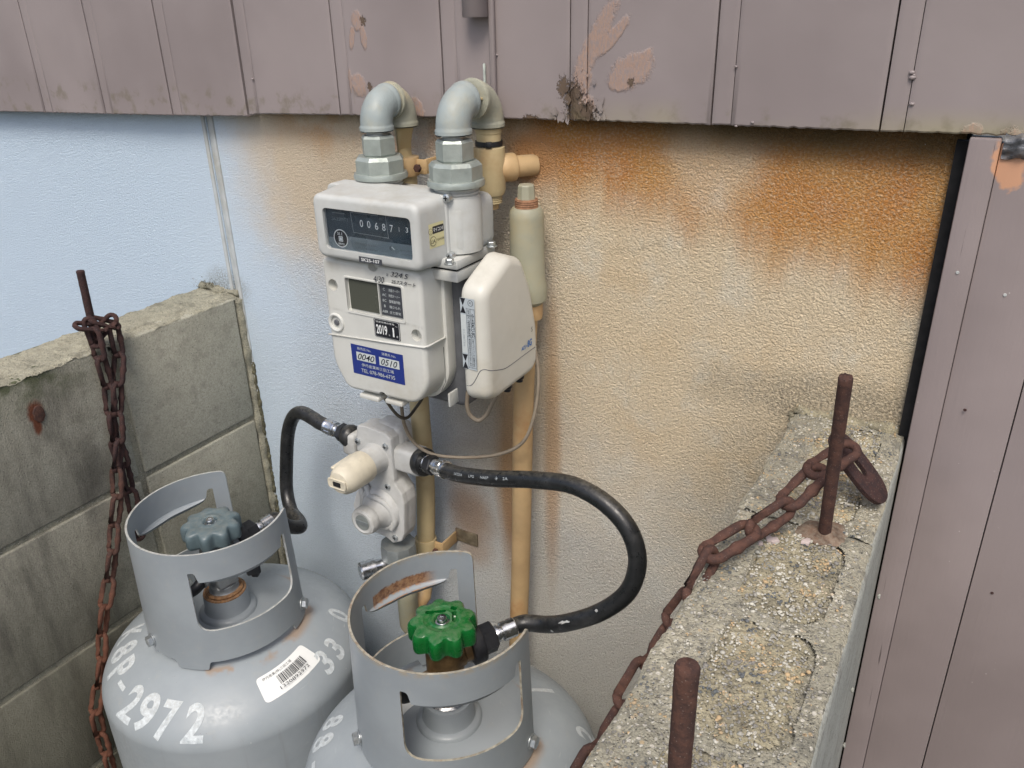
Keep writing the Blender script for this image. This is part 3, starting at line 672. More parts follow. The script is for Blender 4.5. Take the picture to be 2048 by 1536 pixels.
# smooth rendered right face with its rounded arris
V = []; F = []; ny = 160; prof = [(-.0325, RZ - .0045), (-.0300, RZ - .0035), (-.0283, RZ - .006), (-.0275, RZ - .012), (-.0272, RZ - .1), (-.0272, .02)]
for j in range(ny + 1):
    y = -.98 + .978 * j / ny; k_ = noise.noise(Vector((y * 9, 0, 4))) * .0006 + noise.noise(Vector((y * 45, 0, 4))) * .0004; V += [(x - .0095 - (.0145 * y) + k_, y, z) for x, z in prof]
for j in range(ny):
    for i in range(5): a = j * 6 + i; F.append((a, a + 1, a + 7, a + 6))
raw('render_face', V, F, 'render', rw, 60)
for px, py, s in ((1758, 1193, .0022), (1705, 1380, .002), (1689, 1490, .002)):
    q = at(px, py, X=-.0268); b = B(); bmesh.ops.create_icosphere(b, subdivisions=2, radius=s)
    for v in b.verts: v.co = Vector((v.co.x * .7, v.co.y, v.co.z * 1.4)) * (1 + .4 * noise.noise(v.co * 700)) + q
    bm2('mortar_drip', b, 'render', rw, 60)
# mortar where the wall meets the stucco
def lump_strip(name, P, r, mat, parent, amp=.5, seg=14, freq=60):
    b = B(); add_tube(b, P, r, seg)
    for v in b.verts:
        k_ = noise.noise(v.co * freq) * amp + noise.noise(v.co * freq * 4) * amp * .5; c = min(P, key=lambda p: (Vector(p) - v.co).length); v.co += (v.co - Vector(c)).normalized() * r * k_
    return bm2(name, b, mat, parent, 180)
lump_strip('mortar_bead', [(-.152 + .0030 * i, -.001, RZ - .001) for i in range(41)], .006, 'corefill', rw, .9)
lump_strip('mortar_bead', [(-.1535, -.002, RZ - .12 + .004 * i) for i in range(30)], .005, 'corefill', rw, .5)
# gravel standing out of the top
gb = B()
def add_pebble(bm, c, s):
    r = bmesh.ops.create_icosphere(bm, subdivisions=1, radius=1.); sc = Vector((s * random.uniform(.7, 1.2), s * random.uniform(.7, 1.4), s * random.uniform(.45, .8))); a = random.uniform(0, 6.28); m = Matrix.Rotation(a, 3, 'Z') @ Matrix.Rotation(random.uniform(-.4, .4), 3, 'X')
    for v in r['verts']: v.co = m @ (Vector((v.co.x * sc.x, v.co.y * sc.y, v.co.z * sc.z)) * (1 + .25 * noise.noise(v.co * 2 + Vector(c) * 90))) + Vector(c)
V, F = [], []
base = B(); bmesh.ops.create_icosphere(base, subdivisions=1, radius=1.); bv = [v.co.copy() for v in base.verts]; bf = [tuple(v.index for v in f.verts) for f in base.faces]; base.free()
for k in range(8000):
    x = random.uniform(RX0 + .003, RX1 - .004); y = random.uniform(-.74, -.004); d = cdist(x, y)
    if d > 0 and random.random() < .35: continue
    s = random.choice([.0006, .0007, .0009, .0011, .0013]) if random.random() < .975 else random.uniform(.0015, .0023)
    if d > 0: s *= .8
    m = Matrix.Rotation(random.uniform(0, 6.28), 3, 'Z'); sc = (s * random.uniform(.7, 1.2), s * random.uniform(.8, 1.5), s * random.uniform(.5, .85)); i = len(V); sd0 = random.uniform(0, 99)
    for v in bv: w_ = Vector((v.x * sc[0], v.y * sc[1], v.z * sc[2])) * (1 + .3 * noise.noise(v * 1.7 + Vector((sd0, 0, 0)))); V.append(m @ w_ + Vector((x, y, RZ - .0008)))
    F += [tuple(i + j for j in f) for f in bf]
o = raw('gravel', V, F, 'pebble', rw, 180); o['kind'] = 'stuff'
# pink paint splashes
for px, py, s in ((1545, 1078, .006), (1613, 1083, .006), (1520, 1085, .003)):
    q = at(px, py, Z=RZ + .001); pts = [(s * random.uniform(.4, 1.) * math.cos(i / 11 * 6.283), s * random.uniform(.4, 1.) * math.sin(i / 11 * 6.283)) for i in range(11)]
    b = B(); pillow(b, [Vector(p) for p in pts], -.002, .0006, .0004, lambda u, v, d: (q.x + u, q.y + v, q.z + d), 2); bm2('paint_splash', b, plain('pink_splash' + str(px), (.50, .42, .40), .7), rw, 60)

lw = empty('left_block_wall', (-1.075, -.5, 0), 'weathered grey concrete block wall with mossy top at the left, behind the hanging chain', 'wall')
LX0, LX1 = -1.125, -1.030
LY = [(-.231, -.014), (-.625, -.241), (-1.02, -.635), (-1.41, -1.03)]
zl = [(1.1195, 1.329), (.910, 1.1105), (.702, .901), (.494, .693), (.286, .485), (.05, .277)]
for z0, z1 in zl:
    for y0, y1 in LY:
        b = B(); d = random.uniform(-.0006, .0006); add_box(b, ((LX0 + LX1) / 2 + d, (y0 + y1) / 2, (z0 + z1) / 2), (LX1 - LX0, y1 - y0, z1 - z0), .003, 3)
        bm2('block', b, 'block', lw, 40)
b = B(); add_box(b, ((LX0 + LX1) / 2, -.706, .66), (LX1 - LX0 - .007, 1.41, 1.32)); bm2('mortar_bed', b, 'mortar', lw, 0)
def kl(x, y): d = abs(x - (LX1 - .021 - .003 * noise.noise(Vector((0, y * 20, 0))))); return (True, -.003 * max(0, 1 - d / .0018))
hfield('wall_top', LX0, LX1, -.85, -.001, RZ - .002, 'mortar', lw, kl, .0022, (.0035, .0015), .005)
lump_strip('mortar_bead', [(LX1 - .004, -.004, .75 + .006 * i) for i in range(97)], .008, 'mortar', lw, .55, 14, 45)
lump_strip('mortar_crumbs', [(LX1 + .004, -.001, .75 + .003 * i) for i in range(156)], .0032, 'moss', lw, 1.0, 10, 150)
lump_strip('mortar_bead', [(LX0 + .004 + .004 * i, -.002, RZ + .001) for i in range(23)], .006, 'mortar', lw, .9)
mb = B()
q0 = at(425, 572, Y=-.004)
for k in range(220):
    c = q0 + Vector((random.gauss(0, .017), random.uniform(-.006, .0), random.gauss(0, .004))); a = random.uniform(0, 6.28); s = random.uniform(.001, .0035)
    v0 = mb.verts.new(c); v1 = mb.verts.new(c + Vector((s * .3 * math.cos(a), -s * .5, s * .4))); v2 = mb.verts.new(c + Vector((s * .8 * math.cos(a), -s * random.random(), s * 1.2))); mb.faces.new((v0, v1, v2))
o = bm2('dry_moss', mb, 'moss', lw, 0); o['kind'] = 'stuff'
b = B(); q = at(78, 828, X=LX1 + .0005)
pillow(b, [Vector((.0075 * math.cos(i / 16 * 6.283) * (1 + .1 * math.sin(i * 3)), .012 * math.sin(i / 16 * 6.283))) for i in range(16)], -.003, .0012, .001, lambda u, v, d: (q.x + d, q.y + u, q.z + v), 3); bm2('rusty_plug', b, 'rust', lw, 60)

# ================================================================== pipework
def elbow(name, X, y0, z0, ztop, ydir, R, r, mat, parent, hlen=.002):
    """socket elbow: rises from (X, y0, z0) and turns towards ydir at height ztop"""
    P = [Vector((X, y0, z0))]; zc = ztop - R
    P += [Vector((X, y0, zc))]
    for k in range(1, 13):
        t = math.pi / 2 * k / 12; P.append(Vector((X, y0 + ydir * R * (1 - math.cos(t)), zc + R * math.sin(t))))
    P.append(P[-1] + Vector((0, ydir * hlen, 0)))
    L = [0.]
    for a, c in zip(P, P[1:]): L.append(L[-1] + (c - a).length)
    # resample
    Q = []; n = 34
    for i in range(n + 1):
        s = L[-1] * i / n; k = max(j for j in range(len(L)) if L[j] <= s + 1e-9); k = min(k, len(P) - 2); f = (s - L[k]) / (L[k + 1] - L[k]); Q.append(P[k].lerp(P[k + 1], f))
    def rf(t): return 1. + (.055 if t < .13 else 0) + (.055 if t > .90 else 0) - (.05 if t < .02 or t > .985 else 0) - .02 * math.sin(t * 3.14)
    return tube(name, Q, r, mat, parent, 28, rf=rf)
def union(parent, X, Y, dz, turn):
    lathe('nipple', thread(.0128, 1.610 + dz, 1.624 + dz, 5), (X, Y, 0), 'zinc', parent, seg=24)
    b = B(); add_lathe(b, hexp(.0205, 1.5915 + dz, 1.6155 + dz, .003), (X, Y, 0), (0, 0, 1), 6, turn); bm2('hex_bushing', b, 'galv', parent, 20)
    b = B(); add_lathe(b, [(.024, 1.5725 + dz), (.0295, 1.5735 + dz), (.0295, 1.5885 + dz), (.026, 1.5925 + dz), (.018, 1.5925 + dz)], (X, Y, 0), (0, 0, 1), 8, turn + .3); o = bm2('union_nut', b, 'galv', parent, 20)
    b = B(); add_lathe(b, [(.026, 1.566 + dz), (.0315, 1.5668 + dz), (.0320, 1.570 + dz), (.0308, 1.5733 + dz), (.026, 1.574 + dz)], (X, Y, 0), (0, 0, 1), 40); bm2('nut_collar', b, 'galv', o, 40)
LXf, LYf, LYr = -.6365, -.0955, -.0465
RXf, RYf, RYr = -.518, -.112, -.0425
lp = empty('gas_pipe', (-.64, LYr, .9), 'beige riser pipe with grey-blue elbows feeding the left port of the meter', 'pipe', 'gas pipes on the stucco wall')
zt_ = 1.6505
elbow('elbow', LXf, LYf, 1.6195, zt_, 1, .0225, .0188, 'elbow', lp)
elbow('elbow', LXf - .001, LYr + .0, 1.6185, zt_, -1, .0225, .0185, 'elbowold', lp)
union(lp, LXf, LYf, 0, .25)
pts = [(LXf, LYr, 1.625)] + [tuple(at(px, py, Y=y)) for px, py, y in ((838, 800, -.043), (850, 950, -.040), (852, 1060, -.040), (850, 1140, -.042))]
tube('riser', smooth_path(pts, 6), .0138, 'beige', lp, 20)
q = Vector(pts[-1]); q2 = at(820, 1225, Y=-.092)
tube('offset_branch', [q + Vector((0, 0, .01)), q, q.lerp(q2, .45) + Vector((.006, 0, -.01)), q.lerp(q2, .95)], .0150, 'beigeold', lp, 18)
a = at(812, 1165, Y=-.098); c = at(812, 1252, Y=-.098)
a_drip = a
lathe('drip_leg', [(0, .002), (.015, .002), (.0162, 0), (.0162, -.025), (.0155, -.027), (.0155, c.z - a.z + .008), (.013, c.z - a.z), (.009, c.z - a.z - .001), (.0088, c.z - a.z - .012), (0, c.z - a.z - .013)], a, 'olive', lp, seg=28)
# clamps
for (px, py, y, hh) in ((818, 332, LYr, .022), (852, 1088, -.040, .024)):
    if py < 500: q = Vector((LXf - .0005, LYr, at(818, 332, Y=LYr).z))
    else: q = at(px, py, Y=y)
    b = B(); add_lathe(b, [(.0142, -hh / 2), (.0165, -hh / 2), (.0172, -hh / 2 + .003), (.0172, hh / 2 - .003), (.0165, hh / 2), (.0142, hh / 2)], q, (0, 0, 1), 24)
    o = bm2('pipe_clamp', b, 'beigeold' if py < 500 else 'beige', lp, 40)
    b = B(); add_box(b, q + Vector((.021, .002, 0)), (.016, .004, hh * .8), .001); add_box(b, q + Vector((.030, .021, .001)), (.003, .042, hh * .8), .0005)
    bm2('clamp_arm', b, 'beigeold', o, 30)
    b = B(); add_box(b, q + Vector((.050 if py > 500 else .045, -q.y - .0015, .006)), (.040, .003, .022), .0006); bm2('wall_plate', b, M.setdefault('plate', plain('rusting_plate', (.20, .165, .11), .7, .2, .3, 90, .0005, (.16, .07, .035), .9)) if py > 500 else 'rust', o, 30)
    b = B(); add_lathe(b, hexp(.005, 0, .005, .0006), q + Vector((.024, -.006, 0)), (0, -1, 0), 6); bm2('clamp_bolt', b, 'rust', o, 20)

rp = empty('gas_pipe', (RXf, RYr, 1.6), 'beige tee pipe with grey elbows and a black cable tie, right port of the meter', 'pipe', 'gas pipes on the stucco wall')
elbow('elbow', RXf, RYf, 1.6235, 1.6565, 1, .0255, .0192, 'elbow', rp, .0005)
elbow('elbow', RXf - .001, RYr, 1.6225, 1.6565, -1, .0265, .0190, 'elbowold', rp, .0005)
tube('nipple', [(RXf, -.092, 1.6565 - .0002), (RXf, -.062, 1.6565 - .0002)], .0150, 'beige', rp, 24)
lathe('elbow_bead', [(.0190, -.0030), (.0212, -.0022), (.0216, 0), (.0212, .0022), (.0190, .0030)], (RXf, -.0720, 1.6565), 'elbowold', rp, axis=(0, 1, 0), seg=32)
lathe('elbow_bead', [(.0180, -.0026), (.0206, -.002), (.0210, 0), (.0206, .002), (.0180, .0026)], (LXf, -.0655, zt_), 'elbowold', lp, axis=(0, 1, 0), seg=32)
union(rp, RXf, RYf, .004, .05)
z_ = lambda py: at(978, py, Y=RYr).z
zA, zB, zC, zD, zE = z_(258), z_(294), z_(388), z_(404), z_(417)
lathe('tee_stem', [(.0130, zA + .006), (.0150, zA + .004), (.0150, zA - .004), (.0142, zA - .005), (.0142, zB)], (RXf, RYr, 0), 'beige', rp, seg=28)
lathe('tee_body', [(.0145, zB + .001), (.0180, zB), (.0182, zB - .003), (.0182, zC + .006), (.0160, zC), (.012, zC - .0005)], (RXf, RYr, 0), 'beige', rp, seg=32)
zb_ = z_(338)
b = B(); bd = Vector((.60, .80, 0)); add_lathe(b, [(.0150, .0), (.0150, .014), (.0162, .016), (.0164, .018), (.0164, .029), (.0155, .031), (.0125, .032), (.0125, .058)], (RXf, RYr, zb_), bd, 32); bm2('tee_branch', b, 'beigeold', rp, 50)
lathe('tee_thread', thread(.0138, zD, zC, 4) + [(.012, zC)], (RXf, RYr, 0), 'beige', rp, seg=24)
lathe('tee_plug', [(0, zE), (.009, zE), (.010, zE + .001), (.010, zD + .002)], (RXf, RYr, 0), 'beigeold', rp, seg=8, smooth=20)
zt2 = z_(286)
b = B(); add_lathe(b, [(.0140, -.0028), (.0158, -.0028), (.0160, 0), (.0158, .0028), (.0140, .0028)], (RXf, RYr, zt2), (0, 0, 1), 30)
add_box(b, (RXf + .009, RYr - .0145, zt2 + .0005), (.007, .006, .0062), .001, mat=Matrix.Rotation(.5, 4, 'Z')); bm2('cable_tie', b, 'blackpl', rp, 40)

dr = empty('gas_pipe', at(1045, 1200, Y=-.04), 'tall pipe with thick olive sleeve and plugged top, rising behind the cream box', 'pipe', 'gas pipes on the stucco wall')
tp = at(1053, 414, Y=-.040); bt = at(1056, 588, Y=-.040); ax = (tp - bt).normalized()
H = (tp - bt).length
lathe('sleeve', [(.0136, -.030), (.0160, -.026), (.0165, -.012), (.0225, -.006), (.0232, .004), (.0225, .014), (.0205, .022), (.0203, H - .012), (.0195, H - .004), (.0165, H), (.012, H)], bt, 'olive', dr, axis=ax, seg=36)
lathe('sleeve_ring', [(.0140, -.030), (.0170, -.030), (.0178, -.024), (.0176, -.012), (.0160, -.010)], bt, 'beigeold', dr, axis=ax, seg=32)
lathe('plug_thread', thread(.0136, H, H + .010, 4), bt, plain('rusty_thread', (.30, .16, .09), .7, 0, .3, 150, .0005), dr, axis=ax, seg=28)
lathe('plug_head', [(.011, H + .009), (.0105, H + .012), (.0098, H + .0245), (.0085, H + .026), (0, H + .026)], bt, 'olive', dr, axis=ax, seg=8, smooth=20)
pts = [tuple(bt)] + [tuple(at(px, py, Y=-.04)) for px, py in ((1048, 760), (1045, 900), (1042, 1100), (1037, 1260), (1030, 1500))]
tube('riser', smooth_path(pts, 6), .0134, 'beigeold', dr, 22)

# ================================================================== gas meter
FY = -.175
gm = empty('gas_meter', (-.59, -.12, 1.31), 'white gas meter with number counter reading 00687 and blue sticker, hanging between two pipe unions', 'gas meter')
b = B(); add_box(b, (-.583, -.1000, 1.5265), (.173, .073, .062), .012, 4); bm2('meter_body', b, 'diecast', gm, 40)
for X, Y, dz in ((LXf, LYf, 0), (RXf, RYf, .004)):
    lathe('port', [(.0272, 1.50), (.0270, 1.550), (.0262, 1.5535 + dz), (.0258, 1.5555 + dz)] + thread(.0255, 1.5556 + dz, 1.567 + dz, 3), (X, Y, 0), 'diecast', gm, seg=40)
b = B(); pillow(b, rect(-.681, -.5115, 1.487, 1.5655, .010, 6), -.118, -.1425, .0022, XZ, 3); bm2('cover_plate', b, 'diecast', gm, 40)
b = B(); pillow(b, rect(-.679, -.5095, 1.489, 1.5625, .009, 6), -.105, -.1165, .001, XZ, 2); bm2('back_plate', b, 'diecast', gm, 40)
b = B(); pillow_rect(b, -.6665, -.5135, 1.4880, 1.5665, .013, -.1425, -.1880, .0065, XZ, 6, .0030, 7); cc = bm2('counter_cover', b, 'diecast', gm, 50)
CY = -.1880
wl = at(650, 470, Y=CY).x; wr = at(822, 470, Y=CY).x; wt = at(740, 427, Y=CY).z; wb = at(740, 510, Y=CY).z
cut(cc, lambda bb: pillow(bb, rect(wl, wr, wb, wt, .006, 5), CY + .007, CY - .01, .0001, XZ, 1))
W_, H_ = wr - wl, wt - wb; wc = ((wl + wr) / 2, CY + .0062, (wt + wb) / 2)
def D(u, v): return ((u - .5) * W_, (.5 - v) * H_)
it = [Rr(0, 0, W_ + .002, H_ + .002, 0)]
x0, _ = D(.26, 0); it.append(Po([(-W_ / 2, -H_ / 2), (W_ / 2, -H_ / 2), D(1, .66), D(.24, .66), D(.2, .72), D(0, .74)], 3))
for ch, u, v, hh in (('0', .415, .30, .17), ('0', .50, .30, .17), ('6', .588, .315, .17), ('8', .67, .32, .17), ('7', .755, .325, .17), ('3', .925, .31, .12)):
    x, y = D(u, v); it.append(T(ch, x, y, H_ * hh, 1, w=H_ * hh * .56))
x, y = D(.84, .32); it.append(Rr(x, y, .0004, H_ * .11, 1))
for pa in ([(.30, .065), (.61, .065)], [(.61, .03), (.70, .03)], [(.61, .03), (.61, .065)], [(.70, .03), (.715, .56)], [(.30, .065), (.315, .54)], [(.315, .54), (.72, .56)]):
    it.append(Ln([D(*p) for p in pa], .0004, 4))
x, y = D(.155, .12); it.append(T('Kimmon', x, y, H_ * .07, 6, w=W_ * .16)) if False else it.append(Rr(x, y, W_ * .15, H_ * .03, 6))
x, y = D(.165, .26); it.append(T('SK25MT1', x, y, H_ * .085, 6, w=W_ * .185))
x, y = D(.655, .115); it.append(T('m³', x, y, H_ * .09, 6))
x, y = D(.155, .735); it += [Ci(x, y, H_ * .225, 1), Ci(x, y, H_ * .20, 2), T('31.1', x - .001, y + H_ * .115, H_ * .072, 1, bold=.02), Rr(x, y - H_ * .01, H_ * .13, H_ * .13, 1), Rr(x, y - H_ * .01, H_ * .10, H_ * .10, 4), Rr(x, y - H_ * .01, H_ * .06, H_ * .06, 1), T('199752', x, y - H_ * .135, H_ * .055, 1, bold=.02)]
x, y = D(.45, .80); it.append(T('最大使用圧力 3.5kPa', x, y, H_ * .055, 5, w=W_ * .26)); x, y = D(.45, .90); it.append(T('計量室容量 1dm³/rev', x, y, H_ * .055, 5, w=W_ * .26))
x, y = D(.74, .79); it.append(Ci(x, y, H_ * .055, 5)); it.append(Ci(x + .0022, y, H_ * .05, 3)); it.append(Ln([(x + .001, y + .0015), (x + .004, y - .001)], .0011, 1))
x, y = D(.91, .80); it.append(T('Qmax 2.5m³/h', x, y, H_ * .045, 5, w=W_ * .14)); x, y = D(.91, .9); it.append(T('Qmin 0.016', x, y, H_ * .045, 5, w=W_ * .12))
it.append(Po([D(.8, .42), D(1, .36), D(1, .58), D(.8, .58)], 2)) if False else None
it = [i for i in it if i]
sticker('dial', ['dial', 'p_white', 'p_black', 'dialpale', 'p_light', 'p_faint2', 'p_faint'], it, gm, plane_y(wc), .00004)
b = B(); pillow(b, rect(wl - .001, wr + .001, wb - .001, wt + .001, .005, 4), CY + .0042, CY + .0030, .0002, XZ, 1); bm2('counter_glass', b, 'glass', gm, 30)
q = at(741, 520, Y=CY); sticker('model_label', ['p_label', 'p_white'], [Rr(0, 0, .0325, .0066, 0), T('SK25-107', 0, 0, .0038, 1, bold=.01, w=.026)], gm, plane_y((q.x, CY, q.z - .0008), 0))
for px, py in ((668, 386), (894, 396), (901, 513)):
    q = at(px, py, Y=-.1425); screw('cover_screw', q, (0, -1, 0), .0048, gm)
q = at(668, 386, Y=-.1425); screw('cover_screw', (q.x, -.1425, 1.4935), (0, -1, 0), .0048, gm)
# yellow sticker on the right cheek of the counter cover
q = at(872, 468, X=-.5148); ys = plane_x((-.5152, q.y, q.z - .001), 0.)
def yx(u, v, h): p_ = ys(u, v, h); k_ = (p_[1] - (-.1425)) / (-.0455); return (-.5135 - .0035 * max(0, min(1, (-(p_[1]) - .1425) / .037)) + h + .0002, p_[1], p_[2])
sticker('warning_sticker', ['p_yellow', 'p_navy', 'p_black', 'p_white'], [Rr(0, 0, .0255, .0265, 0), Rr(.0035, .0060, .0180, .0080, 2, .001), T('マイコンS', .0035, .0060, .0045, 3, w=.0155, bold=.02), Ci(-.0088, .0052, .0034, 2), Ci(-.0088, .0052, .0030, 0), Ci(-.0098, .0058, .0004, 2), Ci(-.0078, .0058, .0004, 2), Rr(-.0088, .0040, .002, .0004, 2), Ci(-.0060, -.0055, .0052, 2), Ci(-.0060, -.0055, .0047, 0), T('LIA', -.0060, -.0058, .0042, 2, bold=.01, w=.0076), T('電池切遮断', .0062, -.0052, .0026, 2, w=.0115)], gm, yx, .00008)
# flange under the counter
b = B(); add_box(b, (-.5850, -.112, 1.4925), (.180, .079, .011), .002, 2); bm2('flange', b, 'diecast', gm, 40)
b = B(); add_box(b, (-.5855, -.112, 1.4785), (.180, .078, .0125), .002, 2); bm2('flange', b, 'diecast', gm, 40)
b = B(); add_box(b, (-.5855, -.112, 1.4860), (.174, .073, .004)); bm2('gasket', b, 'gap', gm, 0)
for px, py, X_ in ((900, 528, 0), (983, 493, 0)):
    q = at(px, py, Z=1.498); boltx('flange_bolt', (q.x, q.y, 1.498), (0, 0, 1), .0048, gm)
b = B(); add_box(b, (-.586, -.0975, 1.388), (.155, .056, .172), .012, 3); bm2('measuring_chamber', b, 'sidegrey', gm, 40)
cp = round_poly([(-.674, 1.4885), (-.674, 1.352), (-.655, 1.3185), (-.545, 1.3205), (-.5265, 1.348), (-.5265, 1.4885)], [.012, .05, .018, .03, .045, .016], 8)
b = B(); pillow(b, inset(cp, -.0045), -.121, -.1405, .0012, XZ, 2, backr=.003); bm2('rear_shell', b, 'meterwhite', gm, 45)
b = B(); pillow(b, cp, -.141, FY, .0055, XZ, 6, taper=.0018); fc = bm2('front_cover', b, 'meterwhite', gm, 50)
def P2(px, py, y=FY): p = at(px, py, Y=y); return p.x, p.z
lx0, lz0 = P2(697, 596); lx1, _ = P2(802, 596); _, lzt = P2(748, 568); _, lzb = P2(750, 628)
hole_px = [(666, 570, .0078), (673, 645, .0112), (833, 671, .0078)]
def cutters(bb):
    pillow(bb, rect(lx0 - .002, lx1 + .002, lzb - .002, lzt + .002, .003, 4), FY + .004, FY - .01, .0001, XZ, 1)
    for px, py, r in hole_px:
        x, z = P2(px, py); add_lathe(bb, [(0, 0), (r * .85, 0), (r, .02), (0, .02)], (x, FY + .010, z), (0, -1, 0), 28)
    x, z = P2(765, 790); add_lathe(bb, [(0, 0), (.0062, 0), (.0062, .02), (0, .02)], (x, FY + .012, z - .002), (0, -1, 0), 20)
    x, z = P2(748, 538); add_lathe(bb, [(0, 0), (.0060, 0), (.0095, .02), (0, .02)], (x - .002, FY + .009, z + .004), (0, -1, 0), 20)
cut(fc, cutters)
x, z = P2(673, 645)
lathe('button_ring', [(.0078, -.004), (.0078, .0008), (.0090, .0018), (.0104, .0022), (.0115, .0016), (.0121, .0002), (.0121, -.001)], (x, FY, z), 'meterwhite', gm, axis=(0, -1, 0), seg=36)
lathe('button', [(.0080, -.006), (.0080, -.003), (.0062, -.002), (.0045, -.0022), (0, -.0022)], (x, FY, z), 'blackrub', gm, axis=(0, -1, 0), seg=28)
lathe('button_cap', [(.0038, -.003), (.0038, .0002), (.003, .0010), (0, .0012)], (x, FY, z), 'sidegrey', gm, axis=(0, -1, 0), seg=24)
# raised lip round the display, lcd and code list
lz = (lzt + lzb) / 2; lc = ((lx0 + lx1) / 2, lz)
b = B(); o_ = rect(lx0 - .005, lx1 + .005, lzb - .005, lzt + .0045, .004, 5); i_ = rect(lx0 - .002, lx1 + .002, lzb - .002, lzt + .002, .003, 5)
for ra, rb_, ya, yb in ((o_, inset(o_, .001), FY, FY - .0012), (inset(o_, .001), i_, FY - .0012, FY - .0010)):
    va = [b.verts.new((p.x, ya, p.y)) for p in ra]; vb = [b.verts.new((p.x, yb, p.y)) for p in rb_]
    for i in range(len(va)): b.faces.new((va[i], va[(i + 1) % len(va)], vb[(i + 1) % len(va)], vb[i]))
bm2('display_bezel', b, 'meterwhite', gm, 30)
mid_ = P2(757.5, 596)[0]
b = B(); add_box(b, ((lx0 + mid_) / 2, FY + .0032, lz), (mid_ - lx0 - .0008, .0016, lzt - lzb), .0004, 1); bm2('display', b, 'lcd', gm, 30)
LW, LH = lx1 - mid_ - .0008, lzt - lzb
rows = [('C', '流量オーバー'), ('AC', '時間オーバー'), ('BC', '警報器作動'), ('B', '微少もれ'), ('ABR', '圧力異常')]
it = [Rr(0, 0, LW, LH, 0)]
for k, (a_, b__) in enumerate(rows):
    y = LH * (.36 - .18 * k); it += [T(a_, -LW * .30, y, LH * .085, 1), T(b__, LW * .16, y, LH * .10, 1, w=LW * .50)]
sticker('code_list', ['p_label', 'p_pale'], it, gm, plane_y(((lx1 + mid_) / 2, FY + .0028, lz)))
b = B(); add_box(b, (mid_, FY + .002, lz), (.0010, .004, LH + .003)); bm2('display_divider', b, 'meterwhite', gm, 0)
# 2019.1 sticker, blue sticker
x, z = P2(774.5, 659); sw = P2(800, 659)[0] - P2(749, 659)[0]; sh = P2(775, 641)[1] - P2(775, 678)[1]
sticker('date_sticker', ['p_black', 'p_white'], [Rr(0, 0, sw, sh, 0, .0025), Rr(0, 0, sw * .955, sh * .945, 1, .0022), Rr(0, 0, sw * .93, sh * .915, 0, .002), T('法定交換の年月', -sw * .06, sh * .345, sh * .10, 1, w=sw * .70), T('2019', -sw * .20, -sh * .06, sh * .50, 1, w=sw * .42, bold=.02), T('1', sw * .25, -sh * .08, sh * .48, 1, bold=.02), T('年', sw * .09, -sh * .27, sh * .09, 1), T('月', sw * .39, -sh * .27, sh * .10, 1), T('JGKA', sw * .39, sh * .26, sh * .05, 1)], gm, plane_y((x, FY, z)))
x, z = P2(755.5, 728); bw = P2(806, 728)[0] - P2(705, 728)[0]; bh = P2(750, 697)[1] - P2(750, 755)[1]
def hand(s, x, y, h, w_): return T(s, x, y, h, 2, w=w_, shear=.35, bold=.005)
sticker('dealer_sticker', ['p_navy', 'p_pale', 'p_ink'], [Rr(0, 0, bw, bh, 0), T('販売店 No.', -bw * .24, bh * .39, bh * .095, 1, w=bw * .27), T('消費先 No.', bw * .235, bh * .39, bh * .095, 1, w=bw * .27), Rr(-bw * .215, bh * .13, bw * .37, bh * .28, 1), Rr(bw * .235, bh * .13, bw * .38, bh * .28, 1),
    hand('0040', -bw * .21, bh * .13, bh * .21, bw * .33), hand('0510', bw * .235, bh * .13, bh * .21, bw * .31), T('伊丹産業㈱三田工場', 0, -bh * .14, bh * .115, 1, w=bw * .62), T('TEL 078-986-6735', 0, -bh * .33, bh * .125, 1, w=bw * .65)], gm, plane_y((x, FY, z)))
# handwriting on the plastic
def ink(s, px, py, h, w_, sh_=.3, bd=0): x, z = P2(px, py); sticker('handwriting', ['p_ink'], [T(s, 0, 0, h, 0, w=w_, shear=sh_, bold=bd)], gm, plane_y((x, FY - .0012, z)))
ink('324.5', 800, 550, .0056, .025); ink('25.7スタート', 808, 566, .0050, .034, .35, .015); ink('½', 753, 552, .006, .006) if False else None
ink('4/30', 759, 558, .0075, .0155, .3); ink('=', 776, 549, .0025, .003)
def emb(s, px, py, h, w_): x, z = P2(px, py); sticker('embossed_text', [M['p_light'] if False else M['meterwhite']], [T(s, 0, 0, h, 0, w=w_)], gm, lambda u, v, hh: (x + u, FY - .0004, z + v))
emb('フッキボタン', 671, 617, .0034, .020); emb('表示リセット', 826, 650, .0034, .028); emb('↑', 812, 670, .008, .004)
P = [at(658, 668, Y=FY - .0005), at(760, 683, Y=FY - .0005), at(848, 695, Y=FY - .0005)]; P += [Vector((-.5262, FY + .003, P[-1].z + .0008)), Vector((-.5252, -.160, P[-1].z + .001)), Vector((-.5243, -.1415, P[-1].z + .001))]
tube('cover_ridge', P, .0013, 'meterwhite', gm, 8)
P = [(-.5251, -.1445, 1.389), (-.5248, -.1445, 1.345), (-.532, -.1445, 1.331)]; tube('cover_seam', P, .0004, 'sidegrey', gm, 6)
for px, py, w_ in ((741, 796, .030), (790, 806, .026)):
    x, z = P2(px, py, -.170); b = B(); add_box(b, (x, -.160, z + .001), (w_, .026, .006), .0015, 2); bm2('cover_tab', b, 'meterwhite', gm, 40)
q = at(886, 800, X=-.524); b = B(); add_box(b, (-.523, -.131, 1.3195), (.003, .024, .018), .001, 2); bm2('bottom_tab', b, 'diecast', gm, 40)
q = at(914, 611, X=-.5205); b = B(); add_box(b, (-.5205, q.y, q.z), (.004, .006, .013), .0008, 2); add_box(b, (-.5182, q.y, q.z), (.0012, .0034, .0045)); bm2('latch', b, 'meterwhite', gm, 40)

